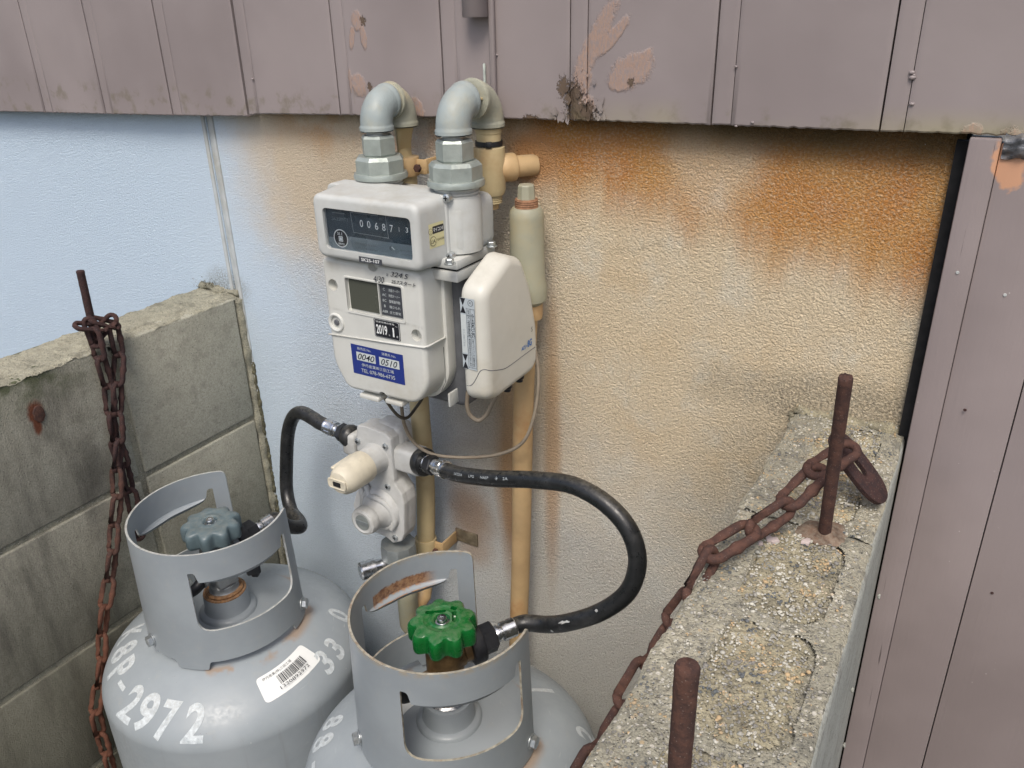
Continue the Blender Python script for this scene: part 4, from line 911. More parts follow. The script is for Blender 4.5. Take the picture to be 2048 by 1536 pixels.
# ================================================================== cream box on the meter's right side
ad = empty('control_unit', (-.462, -.12, 1.345), 'cream rounded plastic box with a long printed strip and blue lettering, right of the meter', 'control box')
AX = -.4475
pr = round_poly([(-.174, 1.3475), (-.174, 1.4775), (-.118, 1.5035), (-.088, 1.492), (-.068, 1.453), (-.0545, 1.402), (-.0515, 1.354), (-.068, 1.3415), (-.150, 1.3395)], [.018, .022, .020, .02, .05, .05, .02, .02, .03], 7)
b = B(); pillow(b, pr, -.4795, AX, .0120, YZ, 8, taper=.001, backr=.008); bm2('casing', b, 'cream', ad, 50)
cas = bpy.data.objects['casing']; bpy.context.view_layer.update()
def hit(o, org, d, off=.0002):
    m = inv(o.parent); mi_ = m.inverted(); ok, loc, nrm, _ = o.ray_cast(m @ Vector(org), Vector(d)); return (mi_ @ loc + nrm * off) if ok else None
def drape_x(o, cy, cz, dx=.05):
    def f(u, v, h): q = hit(o, (-.40, cy + u, cz + v), (-1, 0, 0), h); return q if q is not None else Vector((AX, cy + u, cz + v))
    return f
def ray_px(o, px, py, off=0.): v = RM @ np.array([(px - 1024) / FPX, (py - 768) / FPX, 1.]); return hit(o, CAM, Vector(v).normalized(), off)
P = [(-.4785, -.1745, 1.3655), (-.470, -.1745, 1.3665), (-.4615, -.1728, 1.372), (-.4545, -.1690, 1.379), (-.4490, -.158, 1.3805), (-.4473, -.145, 1.3785), (-.4473, -.120, 1.3765), (-.4473, -.095, 1.3755), (-.4490, -.068, 1.3755)]
P = [ray_px(cas, px, py) for px, py in ((934, 771), (941, 771), (947, 766), (953, 756), (958, 746), (962, 741), (968, 739), (980, 741), (996, 740), (1010, 737), (1024, 728), (1040, 716), (1056, 704), (1066, 697), (1070, 694))]
tube('lid_seam', smooth_path([p for p in P if p is not None], 4), .00045, 'sidegrey', ad, 6)
sx_, sz_ = -.4685, (at(945, 600, Y=-.174).z + at(945, 738, Y=-.174).z) / 2; SH = at(945, 597, Y=-.174).z - at(945, 738, Y=-.174).z; SWd = .0185
tri = lambda cy: [Po([(-SWd * .5, cy + .0085), (-SWd * .12, cy + .0085), (-SWd * .31, cy)], 1), Po([(-SWd * .5, cy - .0085), (-SWd * .12, cy - .0085), (-SWd * .31, cy)], 1)]
it = [Rr(0, 0, SWd, SH, 0), Rr(-SWd * .31, 0, SWd * .36, SH - .038, 2)] + tri(SH / 2 - .0088) + tri(-SH / 2 + .0088)
it += [Ci(SWd * .22, SH * .44, .0034, 1), Ci(SWd * .22, SH * .44, .0029, 0), T('PS', SWd * .22, SH * .44, .0024, 1)]
for k, y in enumerate((.36, .27, .17, -.03, -.47)): it.append(Ln([(SWd * -.06, SH * y), (SWd * .47, SH * y)], .0003, 1))
it += [Ln([(-SWd * .07, SH * .37), (-SWd * .07, -SH * .48)], .0003, 1), Ln([(SWd * .47, SH * .37), (SWd * .47, -SH * .48)], .0003, 1), Ln([(SWd * .20, SH * .37), (SWd * .20, SH * .17)], .0003, 1), Ln([(SWd * .20, -SH * .03), (SWd * .20, -SH * .47)], .0003, 1)]
it += [T('ACU-8G', SWd * .33, SH * .07, .0042, 1, w=SH * .17, rot=-math.pi / 2), T('自動通報装置', SWd * .08, SH * .07, .0032, 1, w=SH * .18, rot=-math.pi / 2), T('ACU-8G/LP', SWd * .34, SH * .22, .0026, 1, w=.014, rot=-math.pi / 2), T('DC 3V', SWd * .08, SH * .22, .0024, 1, w=.009, rot=-math.pi / 2), T('型式', SWd * .08, SH * .315, .0024, 1, rot=-math.pi / 2),
       T('矢崎エナジーシステム', SWd * .33, -SH * .25, .0026, 1, w=SH * .40, rot=-math.pi / 2) if False else T('日本アプライアンス工業株式会社', SWd * .33, -SH * .25, .0026, 1, w=SH * .40, rot=-math.pi / 2), T('製造番号及び年月は別に表示', SWd * .08, -SH * .25, .0024, 1, w=SH * .40, rot=-math.pi / 2), T('2130734', -SWd * .31, -.004, .0022, 3, w=.02, rot=-math.pi / 2)]
sticker('spec_label', ['p_grey', 'p_black', 'p_pale', 'p_light'], it, ad, plane_y((sx_, -.1741, sz_)), .00003)
q = at(1056, 688, X=AX); sticker('lettering', ['p_blue'], [T('ACU', -.0075, -.001, .0052, 0, w=.0105, bold=.03, shear=.1), T('-', -.0008, -.001, .001, 0, w=.0022, bold=.02), T('8G', .0062, .0005, .0088, 0, w=.0105, bold=.03, shear=.1)], ad, drape_x(cas, q.y - .003, q.z))
q = at(1065, 657, X=AX); sticker('letter', ['p_black'], [T('S', 0, 0, .0058, 0)], ad, drape_x(cas, q.y - .002, q.z))
for X_, Y_ in ((-.462, -.108), (-.463, -.078)):
    lathe('cable_gland', [(.0062, .004), (.0062, -.006), (.0045, -.008), (.0045, -.011), (0, -.011)], (X_, Y_, 1.3425), 'blackpl', ad, seg=16)

# ================================================================== cables
def cable(pts, r, mat, label, group='thin cables under the meter'):
    P = smooth_path([at(px, py, Y=y) for px, py, y in pts], 8); b = B(); add_tube(b, P, r, 10); o = bm2('cable', b, mat, None, 60); return tag(o, label, 'cable', group)
cable([(764, 785, -.160), (775, 805, -.155), (797, 832, -.14), (813, 836, -.125), (830, 818, -.10), (845, 795, -.085), (850, 775, -.08)], .0021, 'cabled', 'short dark cable looping just under the meter')
cable([(802, 795, -.13), (804, 822, -.125), (809, 850, -.12), (828, 885, -.11), (862, 907, -.10), (925, 915, -.09), (1000, 908, -.082), (1045, 885, -.078), (1066, 840, -.072), (1076, 780, -.066), (1076, 735, -.062), (1070, 700, -.062)], .0023, 'cable', 'long beige cable sagging from the meter across the pipes to the cream box')
cable([(937, 780, -.120), (934, 805, -.120), (940, 830, -.118), (957, 841, -.114), (972, 830, -.110), (984, 808, -.108), (992, 792, -.107)], .0028, 'cable', 'short beige cable loop hanging under the cream box')
cable([(905, 770, -.10), (918, 781, -.10), (935, 783, -.10), (950, 778, -.098)], .0022, 'blackpl', 'black cable bit between the meter and the cream box')

# ================================================================== regulator
rg = empty('pressure_regulator', at(800, 1090, Y=-.09), 'white cast gas regulator with a cream cap and round lower knob, left of the pipes', 'regulator')
RY = -.118
rpoly = [(713, 851), (727, 852), (770, 868), (781, 880), (785, 930), (788, 967), (803, 990), (808, 1010), (808, 1070), (803, 1083), (786, 1087), (774, 1076), (752, 1066), (730, 1055), (712, 1035), (706, 1010), (712, 985), (728, 968), (737, 955), (733, 925), (713, 900)]
pp = []
for px, py in rpoly: p = at(px, py, Y=RY); pp.append((p.x, p.z))
pp = round_poly(pp, .006, 3)
b = B(); pillow(b, pp, RY + .008, RY, .002, XZ, 3); bm2('front_plate', b, 'regwhite', rg, 50)
b = B(); pillow(b, inset(pp, .0012), RY + .034, RY + .0088, .001, XZ, 2, backr=.006); bm2('rear_casting', b, 'regwhite', rg, 50)
b = B(); pillow(b, inset(pp, .002), RY + .0095, RY + .0075, .0002, XZ, 1); bm2('gasket', b, 'sidegrey', rg, 0)
# upper spring tower with the cream cap
c0 = at(752, 915, Y=RY); c0.y = RY + .008
lathe('spring_tower', [(.0275, 0), (.0255, .003), (.0228, .006), (.0212, .011), (.0205, .020), (.0200, .045), (.0195, .048)], c0, 'regwhite', rg, axis=(0, -1, 0), seg=40)
cpo = lathe('cap', [(.0205, .033), (.0222, .0335), (.0226, .037), (.0220, .058), (.0212, .070), (.0190, .079), (.0150, .084), (.008, .0855), (0, .0855)], c0, 'capcream', rg, axis=(0, -1, 0), seg=40)
lathe('cap_window', [(.0095, .0845), (.0095, .0870), (.0085, .0873), (.0078, .0866)], c0 + Vector((-.0015, 0, -.001)), 'capcream', cpo, axis=(0, -1, 0), seg=30, sq=lambda t: 1. / max(.62, abs(math.sin(t)) * 1.35 + .0))
b = B(); add_box(b, c0 + Vector((-.0012, -.0866, -.001)), (.0125, .002, .0068), .0008, 2); bm2('cap_slot', b, 'gap', cpo, 30)
b = B(); add_box(b, c0 + Vector((-.0205, -.052, .010)), (.006, .040, .004), .001, 2); bm2('cap_fin', b, 'capcream', cpo, 40)
# diaphragm and lower knob
c1 = at(760, 1018, Y=RY); c1.y = RY + .002
b = B(); add_lathe(b, [(.0360, 0), (.0345, .004), (.0315, .0085), (.0285, .0095), (.0270, .0085), (.0240, .0120), (.0225, .0135), (.0200, .022), (.0195, .030)], c1, (0, -1, 0), 44); bm2('diaphragm_cover', b, 'regwhite', rg, 50)
kb_ = lathe('knob', [(.0195, .026), (.0208, .028), (.0208, .036), (.0195, .040), (.0160, .0415), (.0135, .0405), (0, .0400)], c1, 'regwhite', rg, axis=(0, -1, 0), seg=44, sq=lambda t: 1 + .012 * (1 if math.sin(t * 22) > 0 else -1))
b = B(); add_lathe(b, [(.012, .0405), (.012, .0411), (0, .0412)], c1, (0, -1, 0), 24); bm2('knob_disc', b, plain('knob_disc', (.20, .22, .21), .5), kb_, 30)
b = B(); add_box(b, c1 + Vector((0, -.0415, 0)), (.021, .0012, .006), .0004, 1); bm2('knob_plate', b, 'galvdark', kb_, 30)
P = [c1 + Vector((-.018, -.006, .040)), c1 + Vector((-.010, -.010, .024)), c1 + Vector((.002, -.013, .026)), c1 + Vector((.016, -.010, .020)), c1 + Vector((.026, -.007, .006)), c1 + Vector((.029, -.006, -.010)), c1 + Vector((.022, -.006, -.024))]
tube('casting_rib', smooth_path(P, 5), .0042, 'regwhite', rg, 10)
P = [c1 + Vector((-.030, -.004, .036)), c1 + Vector((-.026, -.006, .012)), c1 + Vector((-.030, -.004, -.004))]; tube('casting_rib', smooth_path(P, 5), .0042, 'regwhite', rg, 10)
for px, py in ((716, 882), (771, 893), (776, 973), (791, 1075)): q = at(px, py, Y=RY); screw('plate_screw', q, (0, -1, 0), .0047, rg)
# arms
a0 = at(700, 872, Y=-.098); a1 = at(868, 936, Y=-.098); zc_ = at(800, 905, Y=-.098).z
b = B(); add_box(b, (at(800, 905, Y=-.098).x + .004, -.098, zc_ - .004), (at(846, 925, Y=-.098).x - at(775, 895, Y=-.098).x + .016, .030, .036), .006, 3); bm2('outlet_arm', b, 'regwhite', rg, 40)
bx_ = at(785, 862, Y=-.085); b = B(); add_box(b, (bx_.x + .002, -.084, bx_.z), (.046, .034, .034), .009, 3); bm2('top_boss', b, 'regwhite', rg, 40)
b = B(); q = at(704, 880, Y=-.10); add_box(b, (q.x + .003, -.100, q.z - .002), (.024, .026, .034), .005, 3); bm2('inlet_arm', b, 'regwhite', rg, 40)
# right fitting, axis follows the hose
def fitting(parent, p0, d, parts):
    for nm, prof, mat, seg in parts: lathe(nm, prof, p0, mat, parent, axis=d, seg=seg, smooth=40 if seg > 8 else 20)
def crimp(parent, p0, d, l0, r=.0118):
    b = B(); prof = [(r * .78, l0), (r * .86, l0 + .001), (r * .86, l0 + .004), (r * .7, l0 + .005), (r * .7, l0 + .007), (r * .98, l0 + .008), (r, l0 + .0095), (r * .97, l0 + .011), (r * .97, l0 + .023), (r * 1.02, l0 + .0245), (r, l0 + .026), (r * .9, l0 + .0265)]
    add_lathe(b, prof, p0, d, 32); o = bm2('crimp_sleeve', b, 'steel', parent, 30); a_, b_, d_ = frame(d)
    b = B()
    for k in range(8):
        t = k * math.pi / 4 + .2; n_ = a_ * math.cos(t) + b_ * math.sin(t); mt = Matrix((n_.cross(d_), n_, d_)).transposed().to_4x4(); add_box(b, Vector(p0) + d_ * (l0 + .017) + n_ * r * .97, (.0048, .0012, .009), .0005, 1, mat=mt)
    bm2('crimp_ridges', b, 'steel', o, 30); return Vector(p0) + d_ * (l0 + .026)
p0 = at(842, 922, Y=-.100); p1 = at(905, 945, Y=-.122); dR = (p1 - p0).normalized()
fitting(rg, p0, dR, [('rubber_ring', [(.014, -.002), (.0185, 0), (.0195, .002), (.0195, .010), (.0180, .013), (.013, .013)], 'blackrub', 32), ('nipple', [(.0115, .012), (.0125, .0135), (.0125, .018), (.011, .019)], 'steel', 24), ('hose_nut', hexp(.0135, .018, .033, .0015), 'blackpl', 6)])
hR = crimp(rg, p0, dR, .0325)
p0 = at(703, 873, Y=-.100); p1 = at(650, 850, Y=-.100); dL = (p1 - p0).normalized()
fitting(rg, p0, dL, [('rubber_ring', [(.014, -.004), (.0165, 0), (.0170, .003), (.0150, .010), (.012, .013)], 'blackrub', 32), ('hose_nut', hexp(.0135, .0125, .022, .0015), 'blackpl', 6)])
hL = crimp(rg, p0, dL, .021, .0112)
# union, valve and pipe below
u0 = at(797, 1092, Y=-.100)
rgt = empty('regulator_stand_pipe', (u0.x, u0.y, .8), 'grey union, shut-off valve and stand pipe carrying the white regulator', 'pipe')
lathe('union_nut', [(.019, .008), (.0255, .007), (.0265, .004), (.0265, -.016), (.0245, -.0195), (.014, -.020)], u0, 'galvdark', rgt, seg=10, smooth=20)
lathe('valve_body', [(.014, -.018), (.0165, -.024), (.0200, -.030), (.0200, -.048), (.0165, -.054), (.0145, -.056)], u0, 'galvdark', rgt, seg=28)
lathe('stand_pipe', [(.0135, -.050), (.0135, a_drip.z - u0.z + .004)], u0, 'olive', rgt, seg=24)
lathe('valve_spindle', [(.0105, .010), (.0105, .028), (.0135, .029), (.0135, .050), (.0120, .052), (0, .052)], u0 + Vector((-.008, -.004, -.028)), 'steel', rgt, axis=(-.55, -.83, 0), seg=24)
b = B(); mt = Matrix.Rotation(.5, 4, 'Z'); add_box(b, u0 + Vector((-.004, -.030, -.050)), (.046, .012, .010), .004, 3, mat=mt); bm2('lever', b, 'blackpl', rgt, 40)

# ================================================================== gas cylinders
TR, TB, TZ, TN = .185, .085, .882, 1.9
TP = []
for k in range(0, 61):
    u = math.pi / 2 * k / 60; TP.append((TR * math.sin(u) ** (2 / TN), TZ + TB * math.cos(u) ** (2 / TN) if k < 60 else TZ))
TP += [(TR, TZ - .02), (TR, TZ - .1), (TR, .5), (TR, .12), (TR * .97, .09), (TR * .9, .07)]
TS = [0.]
for a, c in zip(TP, TP[1:]): TS.append(TS[-1] + math.hypot(c[0] - a[0], c[1] - a[1]))
def body_at(s):
    k = max(0, min(len(TP) - 2, int(np.searchsorted(TS, s)) - 1)); f = (s - TS[k]) / (TS[k + 1] - TS[k]); r = TP[k][0] + (TP[k + 1][0] - TP[k][0]) * f; z = TP[k][1] + (TP[k + 1][1] - TP[k][1]) * f
    dr, dz = TP[k + 1][0] - TP[k][0], TP[k + 1][1] - TP[k][1]; L = math.hypot(dr, dz); return r, z, -dz / L, dr / L
def s_of_u(u): return TS[int(round(u / 90 * 60))]
def on_body(th0, s0, rot=0.):
    r0 = body_at(s0)[0]; c, n = math.cos(rot), math.sin(rot)
    def f(u, v, h):
        a = u * c - v * n; b__ = u * n + v * c; r, z, nr, nz = body_at(s0 - b__); t = rad(th0) + a / r0; r += nr * h; z += nz * h; return (r * math.cos(t), r * math.sin(t), z)
    return f
def body_print(name, mats, items, parent, f, cutlen=.006):
    """print laid on the curved shoulder; faces are cut small so that they follow it"""
    bm = bmesh.new(); hl = bm.verts.layers.float.new('h')
    for li, (vs_, fs, mi) in enumerate(items):
        bv = [bm.verts.new((a, b__, 0)) for a, b__ in vs_]
        for v in bv: v[hl] = .00035 + .00015 * li
        for fc_ in fs:
            try: nf = bm.faces.new([bv[i] for i in fc_]); nf.material_index = mi
            except ValueError: pass
    bmesh.ops.triangulate(bm, faces=bm.faces)
    for _ in range(3):
        es = [e for e in bm.edges if e.calc_length() > cutlen]
        if es: bmesh.ops.subdivide_edges(bm, edges=es, cuts=1); bmesh.ops.triangulate(bm, faces=[q for q in bm.faces if len(q.verts) > 3])
    for v in bm.verts: v.co = Vector(f(v.co.x, v.co.y, v[hl]))
    me = bpy.data.meshes.new(name); bm.to_mesh(me); bm.free(); return link(name, me, mats, parent, 0, world=False)
def rc(z): return .1030 + (1.134 - z) * .030
def plate_poly(loops, step=.0045, bstep=.0022):
    """triangulated flat plate with holes: loops[0] outline, others holes, in (u, z) metres"""
    V, E = [], []; rs = []
    for L in loops:
        R_ = []
        for i in range(len(L)):
            a = Vector(L[i]); c = Vector(L[(i + 1) % len(L)]); n = max(1, int((c - a).length / bstep))
            for k in range(n): R_.append(a.lerp(c, k / n))
        i0 = len(V); V += R_; E += [(i0 + k, i0 + (k + 1) % len(R_)) for k in range(len(R_))]; rs.append(R_)
    def inside(x, y, poly):
        c = False; j = len(poly) - 1
        for i in range(len(poly)):
            if (poly[i].y > y) != (poly[j].y > y) and x < (poly[j].x - poly[i].x) * (y - poly[i].y) / (poly[j].y - poly[i].y) + poly[i].x: c = not c
            j = i
        return c
    ok = lambda x, y: inside(x, y, rs[0]) and not any(inside(x, y, h) for h in rs[1:])
    xs = [v.x for v in V]; ys = [v.y for v in V]; B_ = np.array([(v.x, v.y) for v in V]); x = min(xs)
    while x < max(xs):
        y = min(ys)
        while y < max(ys):
            if ok(x, y) and np.min(np.hypot(B_[:, 0] - x, B_[:, 1] - y)) > step * .45: V.append(Vector((x, y)))
            y += step
        x += step
    vo, eo, fo, _, _, _ = delaunay_2d_cdt(V, E, [], 0, 1e-7)
    fo = [f for f in fo if ok(sum(vo[i].x for i in f) / 3, sum(vo[i].y for i in f) / 3)]
    return vo, fo
def collar_mesh():
    k = rad(1) * .107
    def UV(l): return [(a * k, z) for a, z in l]
    outer = round_poly(UV([(10, 1.134), (-257, 1.134), (-257, .953), (-215, .953), (-213, .965), (-103, .965), (-101, .953), (-79, .953), (-77, .965), (-12, .965), (-10, .953), (10, .953)]), [.006, .010, .012, .001, .004, .004, .001, .001, .004, .004, .001, .008], 5)
    win = lambda a0, a1: round_poly(UV([(a0, 1.015), (a1, 1.015), (a1, 1.107), (a1 - 4.5, 1.107), (a1 - 6.5, 1.092), (a0 + 6.5, 1.092), (a0 + 4.5, 1.107), (a0, 1.107)]), [.020, .020, .002, .006, .001, .001, .006, .002], 5)
    vo, fo = plate_poly([outer, win(-80, -2), win(-245, -167)])
    th = .0028; n = len(vo); V, F, MI = [], [], []
    for sgn in (1, -1):
        for v in vo: r = rc(v.y) + sgn * th / 2; t = v.x / k; V.append((r * math.cos(rad(t)), r * math.sin(rad(t)), v.y))
    ec = {}
    for f in fo:
        F.append(tuple(f)); MI.append(0); F.append(tuple(i + n for i in f[::-1])); MI.append(0)
        for a, c in zip(f, f[1:] + f[:1]): ec[(a, c)] = 1
    for a, c in list(ec):
        if (c, a) not in ec: F.append((c, a, a + n, c + n)); MI.append(1)
    return V, F, MI
CV, CF, CMI = collar_mesh()
def lip_mesh(a0, a1):
    V, F = [], []; n = 60; sec = [(0, 0), (-.0035, -.0052), (-.009, -.0075), (-.014, -.0065), (-.0175, -.0025), (-.0190, -.0030), (-.0150, -.0085), (-.009, -.0098), (-.0020, -.0070)]
    for i in range(n + 1):
        f = i / n; t = a0 + (a1 - a0) * f; kk = min(1, math.sin(math.pi * f) ** .35 * 1.05); kk = max(.15, kk)
        for dr, dz in sec: r = rc(1.093) + dr * kk * .68; V.append((r * math.cos(rad(t)), r * math.sin(rad(t)), 1.0935 + dz * kk))
    m = len(sec)
    for i in range(n):
        for j in range(m): a = i * m + j; c = i * m + (j + 1) % m; F.append((a, c, c + m, a + m))
    F.append(tuple(range(m))); F.append(tuple(n * m + j for j in range(m))[::-1]); return V, F
def wheel(parent, z0, r, nl, mat, ph, tilt):
    b = B(); N = 160
    def Rt(t): return r - .0080 * (.5 + .5 * math.cos(nl * (t + ph))) ** 1.3
    sec = [(.0085, .0105, 0), (.0095, .0150, 0), (.0130, .0163, 0), (.0150, .0150, 0), (.0200, .0150, 0), (.0215, .0158, 0), (.0280, .0150, .0), (.0320, .0143, .25), (.0370, .0128, .8), (r * .975, .0098, 1), (r, .0050, 1), (r, -.0060, 1), (r * .98, -.0100, 1), (r * .90, -.0110, 1), (r * .84, -.0080, 1), (r * .6, .004, .4), (.014, .004, 0), (.012, -.004, 0)]
    rings = []
    for rr, z, bl in sec:
        ring = []
        for i in range(N):
            t = 2 * math.pi * i / N; q = rr * (1 - bl) + bl * min(rr, rr * Rt(t) / r); ring.append(b.verts.new((q * math.cos(t), q * math.sin(t), z)))
        rings.append(ring)
    for p, q in zip(rings, rings[1:]):
        for i in range(N): b.faces.new((p[i], p[(i + 1) % N], q[(i + 1) % N], q[i]))
    b.faces.new(rings[0]); b.faces.new(rings[-1][::-1])
    X = Matrix.Translation((0, 0, z0)) @ Matrix.Rotation(tilt, 4, (1, .3, 0))
    for v in b.verts: v.co = X @ v.co
    o = bm2('handwheel', b, mat, parent, 60, world=False)
    b = B(); add_lathe(b, [(.0095, .0100), (.0095, .0120), (.0088, .0125), (.0062, .0128), (.0060, .0165), (.0050, .0180), (.0020, .0182), (.0016, .0172), (0, .0172)], (0, 0, 0), (0, 0, 1), 24)
    for v in b.verts: v.co = X @ v.co
    bm2('wheel_screw', b, 'steel', o, 40, world=False); return o, X
def L_lathe(name, prof, base, mat, parent, axis=(0, 0, 1), seg=32, smooth=35, **k):
    b = B(); add_lathe(b, prof, base, axis, seg, **k); return bm2(name, b, mat, parent, smooth, world=False)
def cylinder(cx, cy, rotz, label, colm, rimm, wmat, green):
    t = empty('gas_cylinder', (cx, cy, 0), label, 'gas cylinder', 'gas cylinders between the block walls'); t.rotation_euler = (0, 0, rad(rotz))
    b = B(); add_lathe(b, TP + [(TR * .88, .06), (TR * .86, .05), (TR * .86, .0), (TR * .85, 0), (TR * .85, .05), (0, .05)], (0, 0, 0), (0, 0, 1), 128)
    bm2('tank_body', b, 'tank', t, 40, world=False)
    L_lathe('neck_boss', [(.042, .955), (.040, .9665), (.0375, .9695), (.0325, .9710), (.0310, .9740), (.0305, .996), (.0292, .9985), (.0235, .9990), (.0225, .9960)], (0, 0, 0), 'tank', t, seg=48)
    co = raw('collar', CV, CF, [colm, rimm], t, 50, CMI, world=False)
    for a0, a1 in ((-73, -9), (-238, -174)): V, F = lip_mesh(a0, a1); raw('folded_lip', V, F, colm, co, 50, world=False)
    for a in (-127, 8 - 3, 118, -190):
        d = Vector((math.cos(rad(a)), math.sin(rad(a)), 0)); z = .978 if a != 5 else .975
        b = B(); add_lathe(b, [(.0095, .0), (.0095, .0012), (.008, .0014)], d * (rc(z) + .0014) + Vector((0, 0, z)), d, 20); o = bm2('collar_bolt', b, 'zinc', t, 40, world=False)
        b = B(); add_lathe(b, hexp(.0078, .0014, .0080, .0008), d * (rc(z) + .0014) + Vector((0, 0, z)), d, 6); bm2('bolt_head', b, 'zinc', o, 20, world=False)
    vm_ = 'brass' if green else plain('valve_chrome_grey', (.33, .35, .36), .4, .5, .1, 70, .0002)
    v = L_lathe('valve_body', [(.0225, .994), (.0235, 1.001), (.0210, 1.003), (.0195, 1.006), (.0195, 1.012), (.0165, 1.014), (.0165, 1.024), (.0190, 1.030), (.0225, 1.045), (.0225, 1.070), (.0185, 1.080), (.0130, 1.085), (.0120, 1.108), (0, 1.108)], (0, 0, 0), vm_, t, seg=32)
    L_lathe('seal_ring', [(.0205, .9985), (.0258, .9995), (.0265, 1.0015), (.0240, 1.0035), (.0200, 1.0030)], (0, 0, 0), 'rustring' if not green else 'steel', v, seg=40)
    if not green:
        L_lathe('boss_rust', [(.0262, .9993), (.0296, .9985), (.0303, .9945), (.0298, .9940)], (0, 0, 0), 'rustring', v, seg=40)
    b = B(); add_box(b, (.0, -.0, 1.026), (.040, .030, .022), .002, 2, mat=Matrix.Rotation(rad(-35 if not green else -20), 4, 'Z')); bm2('valve_flats', b, vm_, v, 30, world=False)
    # outlet towards the gap of the collar
    g_ = rad(56.); d = Vector((math.cos(g_), math.sin(g_), .10)).normalized(); o0 = Vector((0, 0, 1.060))
    L_lathe('outlet', [(.0185, .0), (.0185, .020), (.0165, .022), (.0165, .038)], o0, vm_, v, axis=d, seg=28)
    L_lathe('outlet_collar', [(.0175, .030), (.0235, .031), (.0240, .034), (.0240, .043), (.0225, .046), (.0150, .046)], o0, 'blackpl', v, axis=d, seg=32)
    L_lathe('outlet_nut', hexp(.0185, .045, .064, .002), o0, 'blackpl', v, axis=d, seg=6, smooth=20)
    crimp_end = Vector(t.matrix_basis @ (o0 + d * .090))
    # sleeve (local frame)
    L_lathe('hose_sleeve', [(.0095, .063), (.0102, .064), (.0102, .069), (.0085, .070), (.0085, .072), (.0115, .0735), (.0118, .090), (.0105, .0915)], o0, 'steel', v, axis=d, seg=28)
    # safety lever / cap opposite the outlet
    e = Vector((math.cos(g_ + 3.3), math.sin(g_ + 3.3), -.12)).normalized()
    L_lathe('safety_port', [(.0110, 0), (.0110, .028), (.0125, .029), (.0125, .034)], Vector((0, 0, 1.040)), vm_, v, axis=e, seg=20)
    b = B(); add_tube(b, smooth_path([Vector((0, 0, 1.038)) + e * .030, Vector((0, 0, 1.034)) + e * .042, Vector((0, 0, 1.036)) + e * .056, Vector((0, 0, 1.046)) + e * .064], 4), .0085, 12, rf=lambda q: 1 - .25 * q); bm2('safety_cap', b, 'blackpl', v, 60, world=False)
    if not green:
        b = B(); f_ = Vector((math.cos(rad(10)), math.sin(rad(10)), 0)); add_box(b, f_ * .046 + Vector((0, 0, 1.035)), (.020, .016, .018), .003, 2, mat=Matrix.Rotation(.5, 4, 'Z')); add_box(b, f_ * .048 + Vector((0, 0, 1.025)), (.010, .010, .010), .002, 2); bm2('black_plug', b, 'blackpl', v, 40, world=False)
    wo, X = wheel(t, 1.101, .0405, 9, wmat, .15 if green else .3, .03)
    if green:
        def ct(bb):
            for c, ln, an in (((-.013, .006, .014), .024, .62), ((.010, .010, .014), .018, -1.0), ((.002, .021, .014), .008, .1)):
                mt = X @ Matrix.Translation(c) @ Matrix.Rotation(an - rad(rotz), 4, 'Z'); vv = add_box(bb, (0, 0, 0), (ln, .0048, .014), .0012, 1, mat=mt)
        cut(wo, ct, True)
    return t, crimp_end, d
TC2 = (-.4545, -.2755); TC1 = (-.8475, -.268)
t2, e2, _ = cylinder(*TC2, 0, 'grey gas cylinder with a bright green handwheel, right one of the pair', 'collar_rusty', 'rim_worn', 'green', True)
t1, e1, _ = cylinder(*TC1, 23, 'grey gas cylinder with a blue-grey handwheel and barcode label, painted 2972', 'collar', 'rim_pale', 'bluegrey', False)
def digits(t, rotz, lst):
    for ch, th, u, h in lst: body_print('painted_digit', ['number'], [T(ch, 0, 0, h, 0, w=h * (.56 if ch not in '-1' else (.45 if ch == '-' else .28)), bold=.03, shear=.12, res=4) if ch != '-' else Rr(0, 0, .020, .0065, 0)], t, on_body(th - rotz, s_of_u(u)))
digits(t1, 23, [('2', -60, 65, .050), ('7', -72, 64, .052), ('9', -84, 63, .052), ('2', -96, 63, .050), ('-', -108, 60, .05), ('P', -118, 57, .050), ('8', -131, 54, .048), ('K', -144, 52, .045), ('3', 7, 62, .036), ('3', 17, 62, .036), ('0', 40, 57, .036)])
digits(t2, 0, [('8', -161, 58, .038), ('8', -151, 61, .040), ('-', -139, 66, .04), ('9', 20, 70, .040), ('-', 27, 70, .04), ('2', 35, 68, .038), ('1', 60, 46, .036)])
def barcode(parent, f, w_, h_, txt, num):
    rng = random.Random(4); it = [Rr(0, 0, w_, h_, 0, .006), T(txt, -w_ * .13, h_ * .34, h_ * .13, 1, w=w_ * .56)]; x = -w_ * .20
    while x < w_ * .28:
        d = rng.choice([.0005, .0005, .0010, .0014]); it.append(Rr(x + d / 2, h_ * .03, d, h_ * .36, 1)); x += d + rng.choice([.0006, .0007, .0012])
    it.append(T(num, .001, -h_ * .27, h_ * .12, 1, w=w_ * .52)); body_print('barcode_sticker', ['p_white', 'p_black'], it, parent, f, .008)
barcode(t1, on_body(-11 - 23, s_of_u(53), .10), .088, .036, '伊丹産業(株)三田工場', '1320892972')
body_print('barcode_sticker', ['p_white', 'p_black'], [Rr(0, 0, .060, .030, 0, .003)] + [Rr(-.022 + k * .0017, .0055, random.choice([.0005, .0009]), .013, 1) for k in range(26)], t2, on_body(178, .062, 2.75), .006)

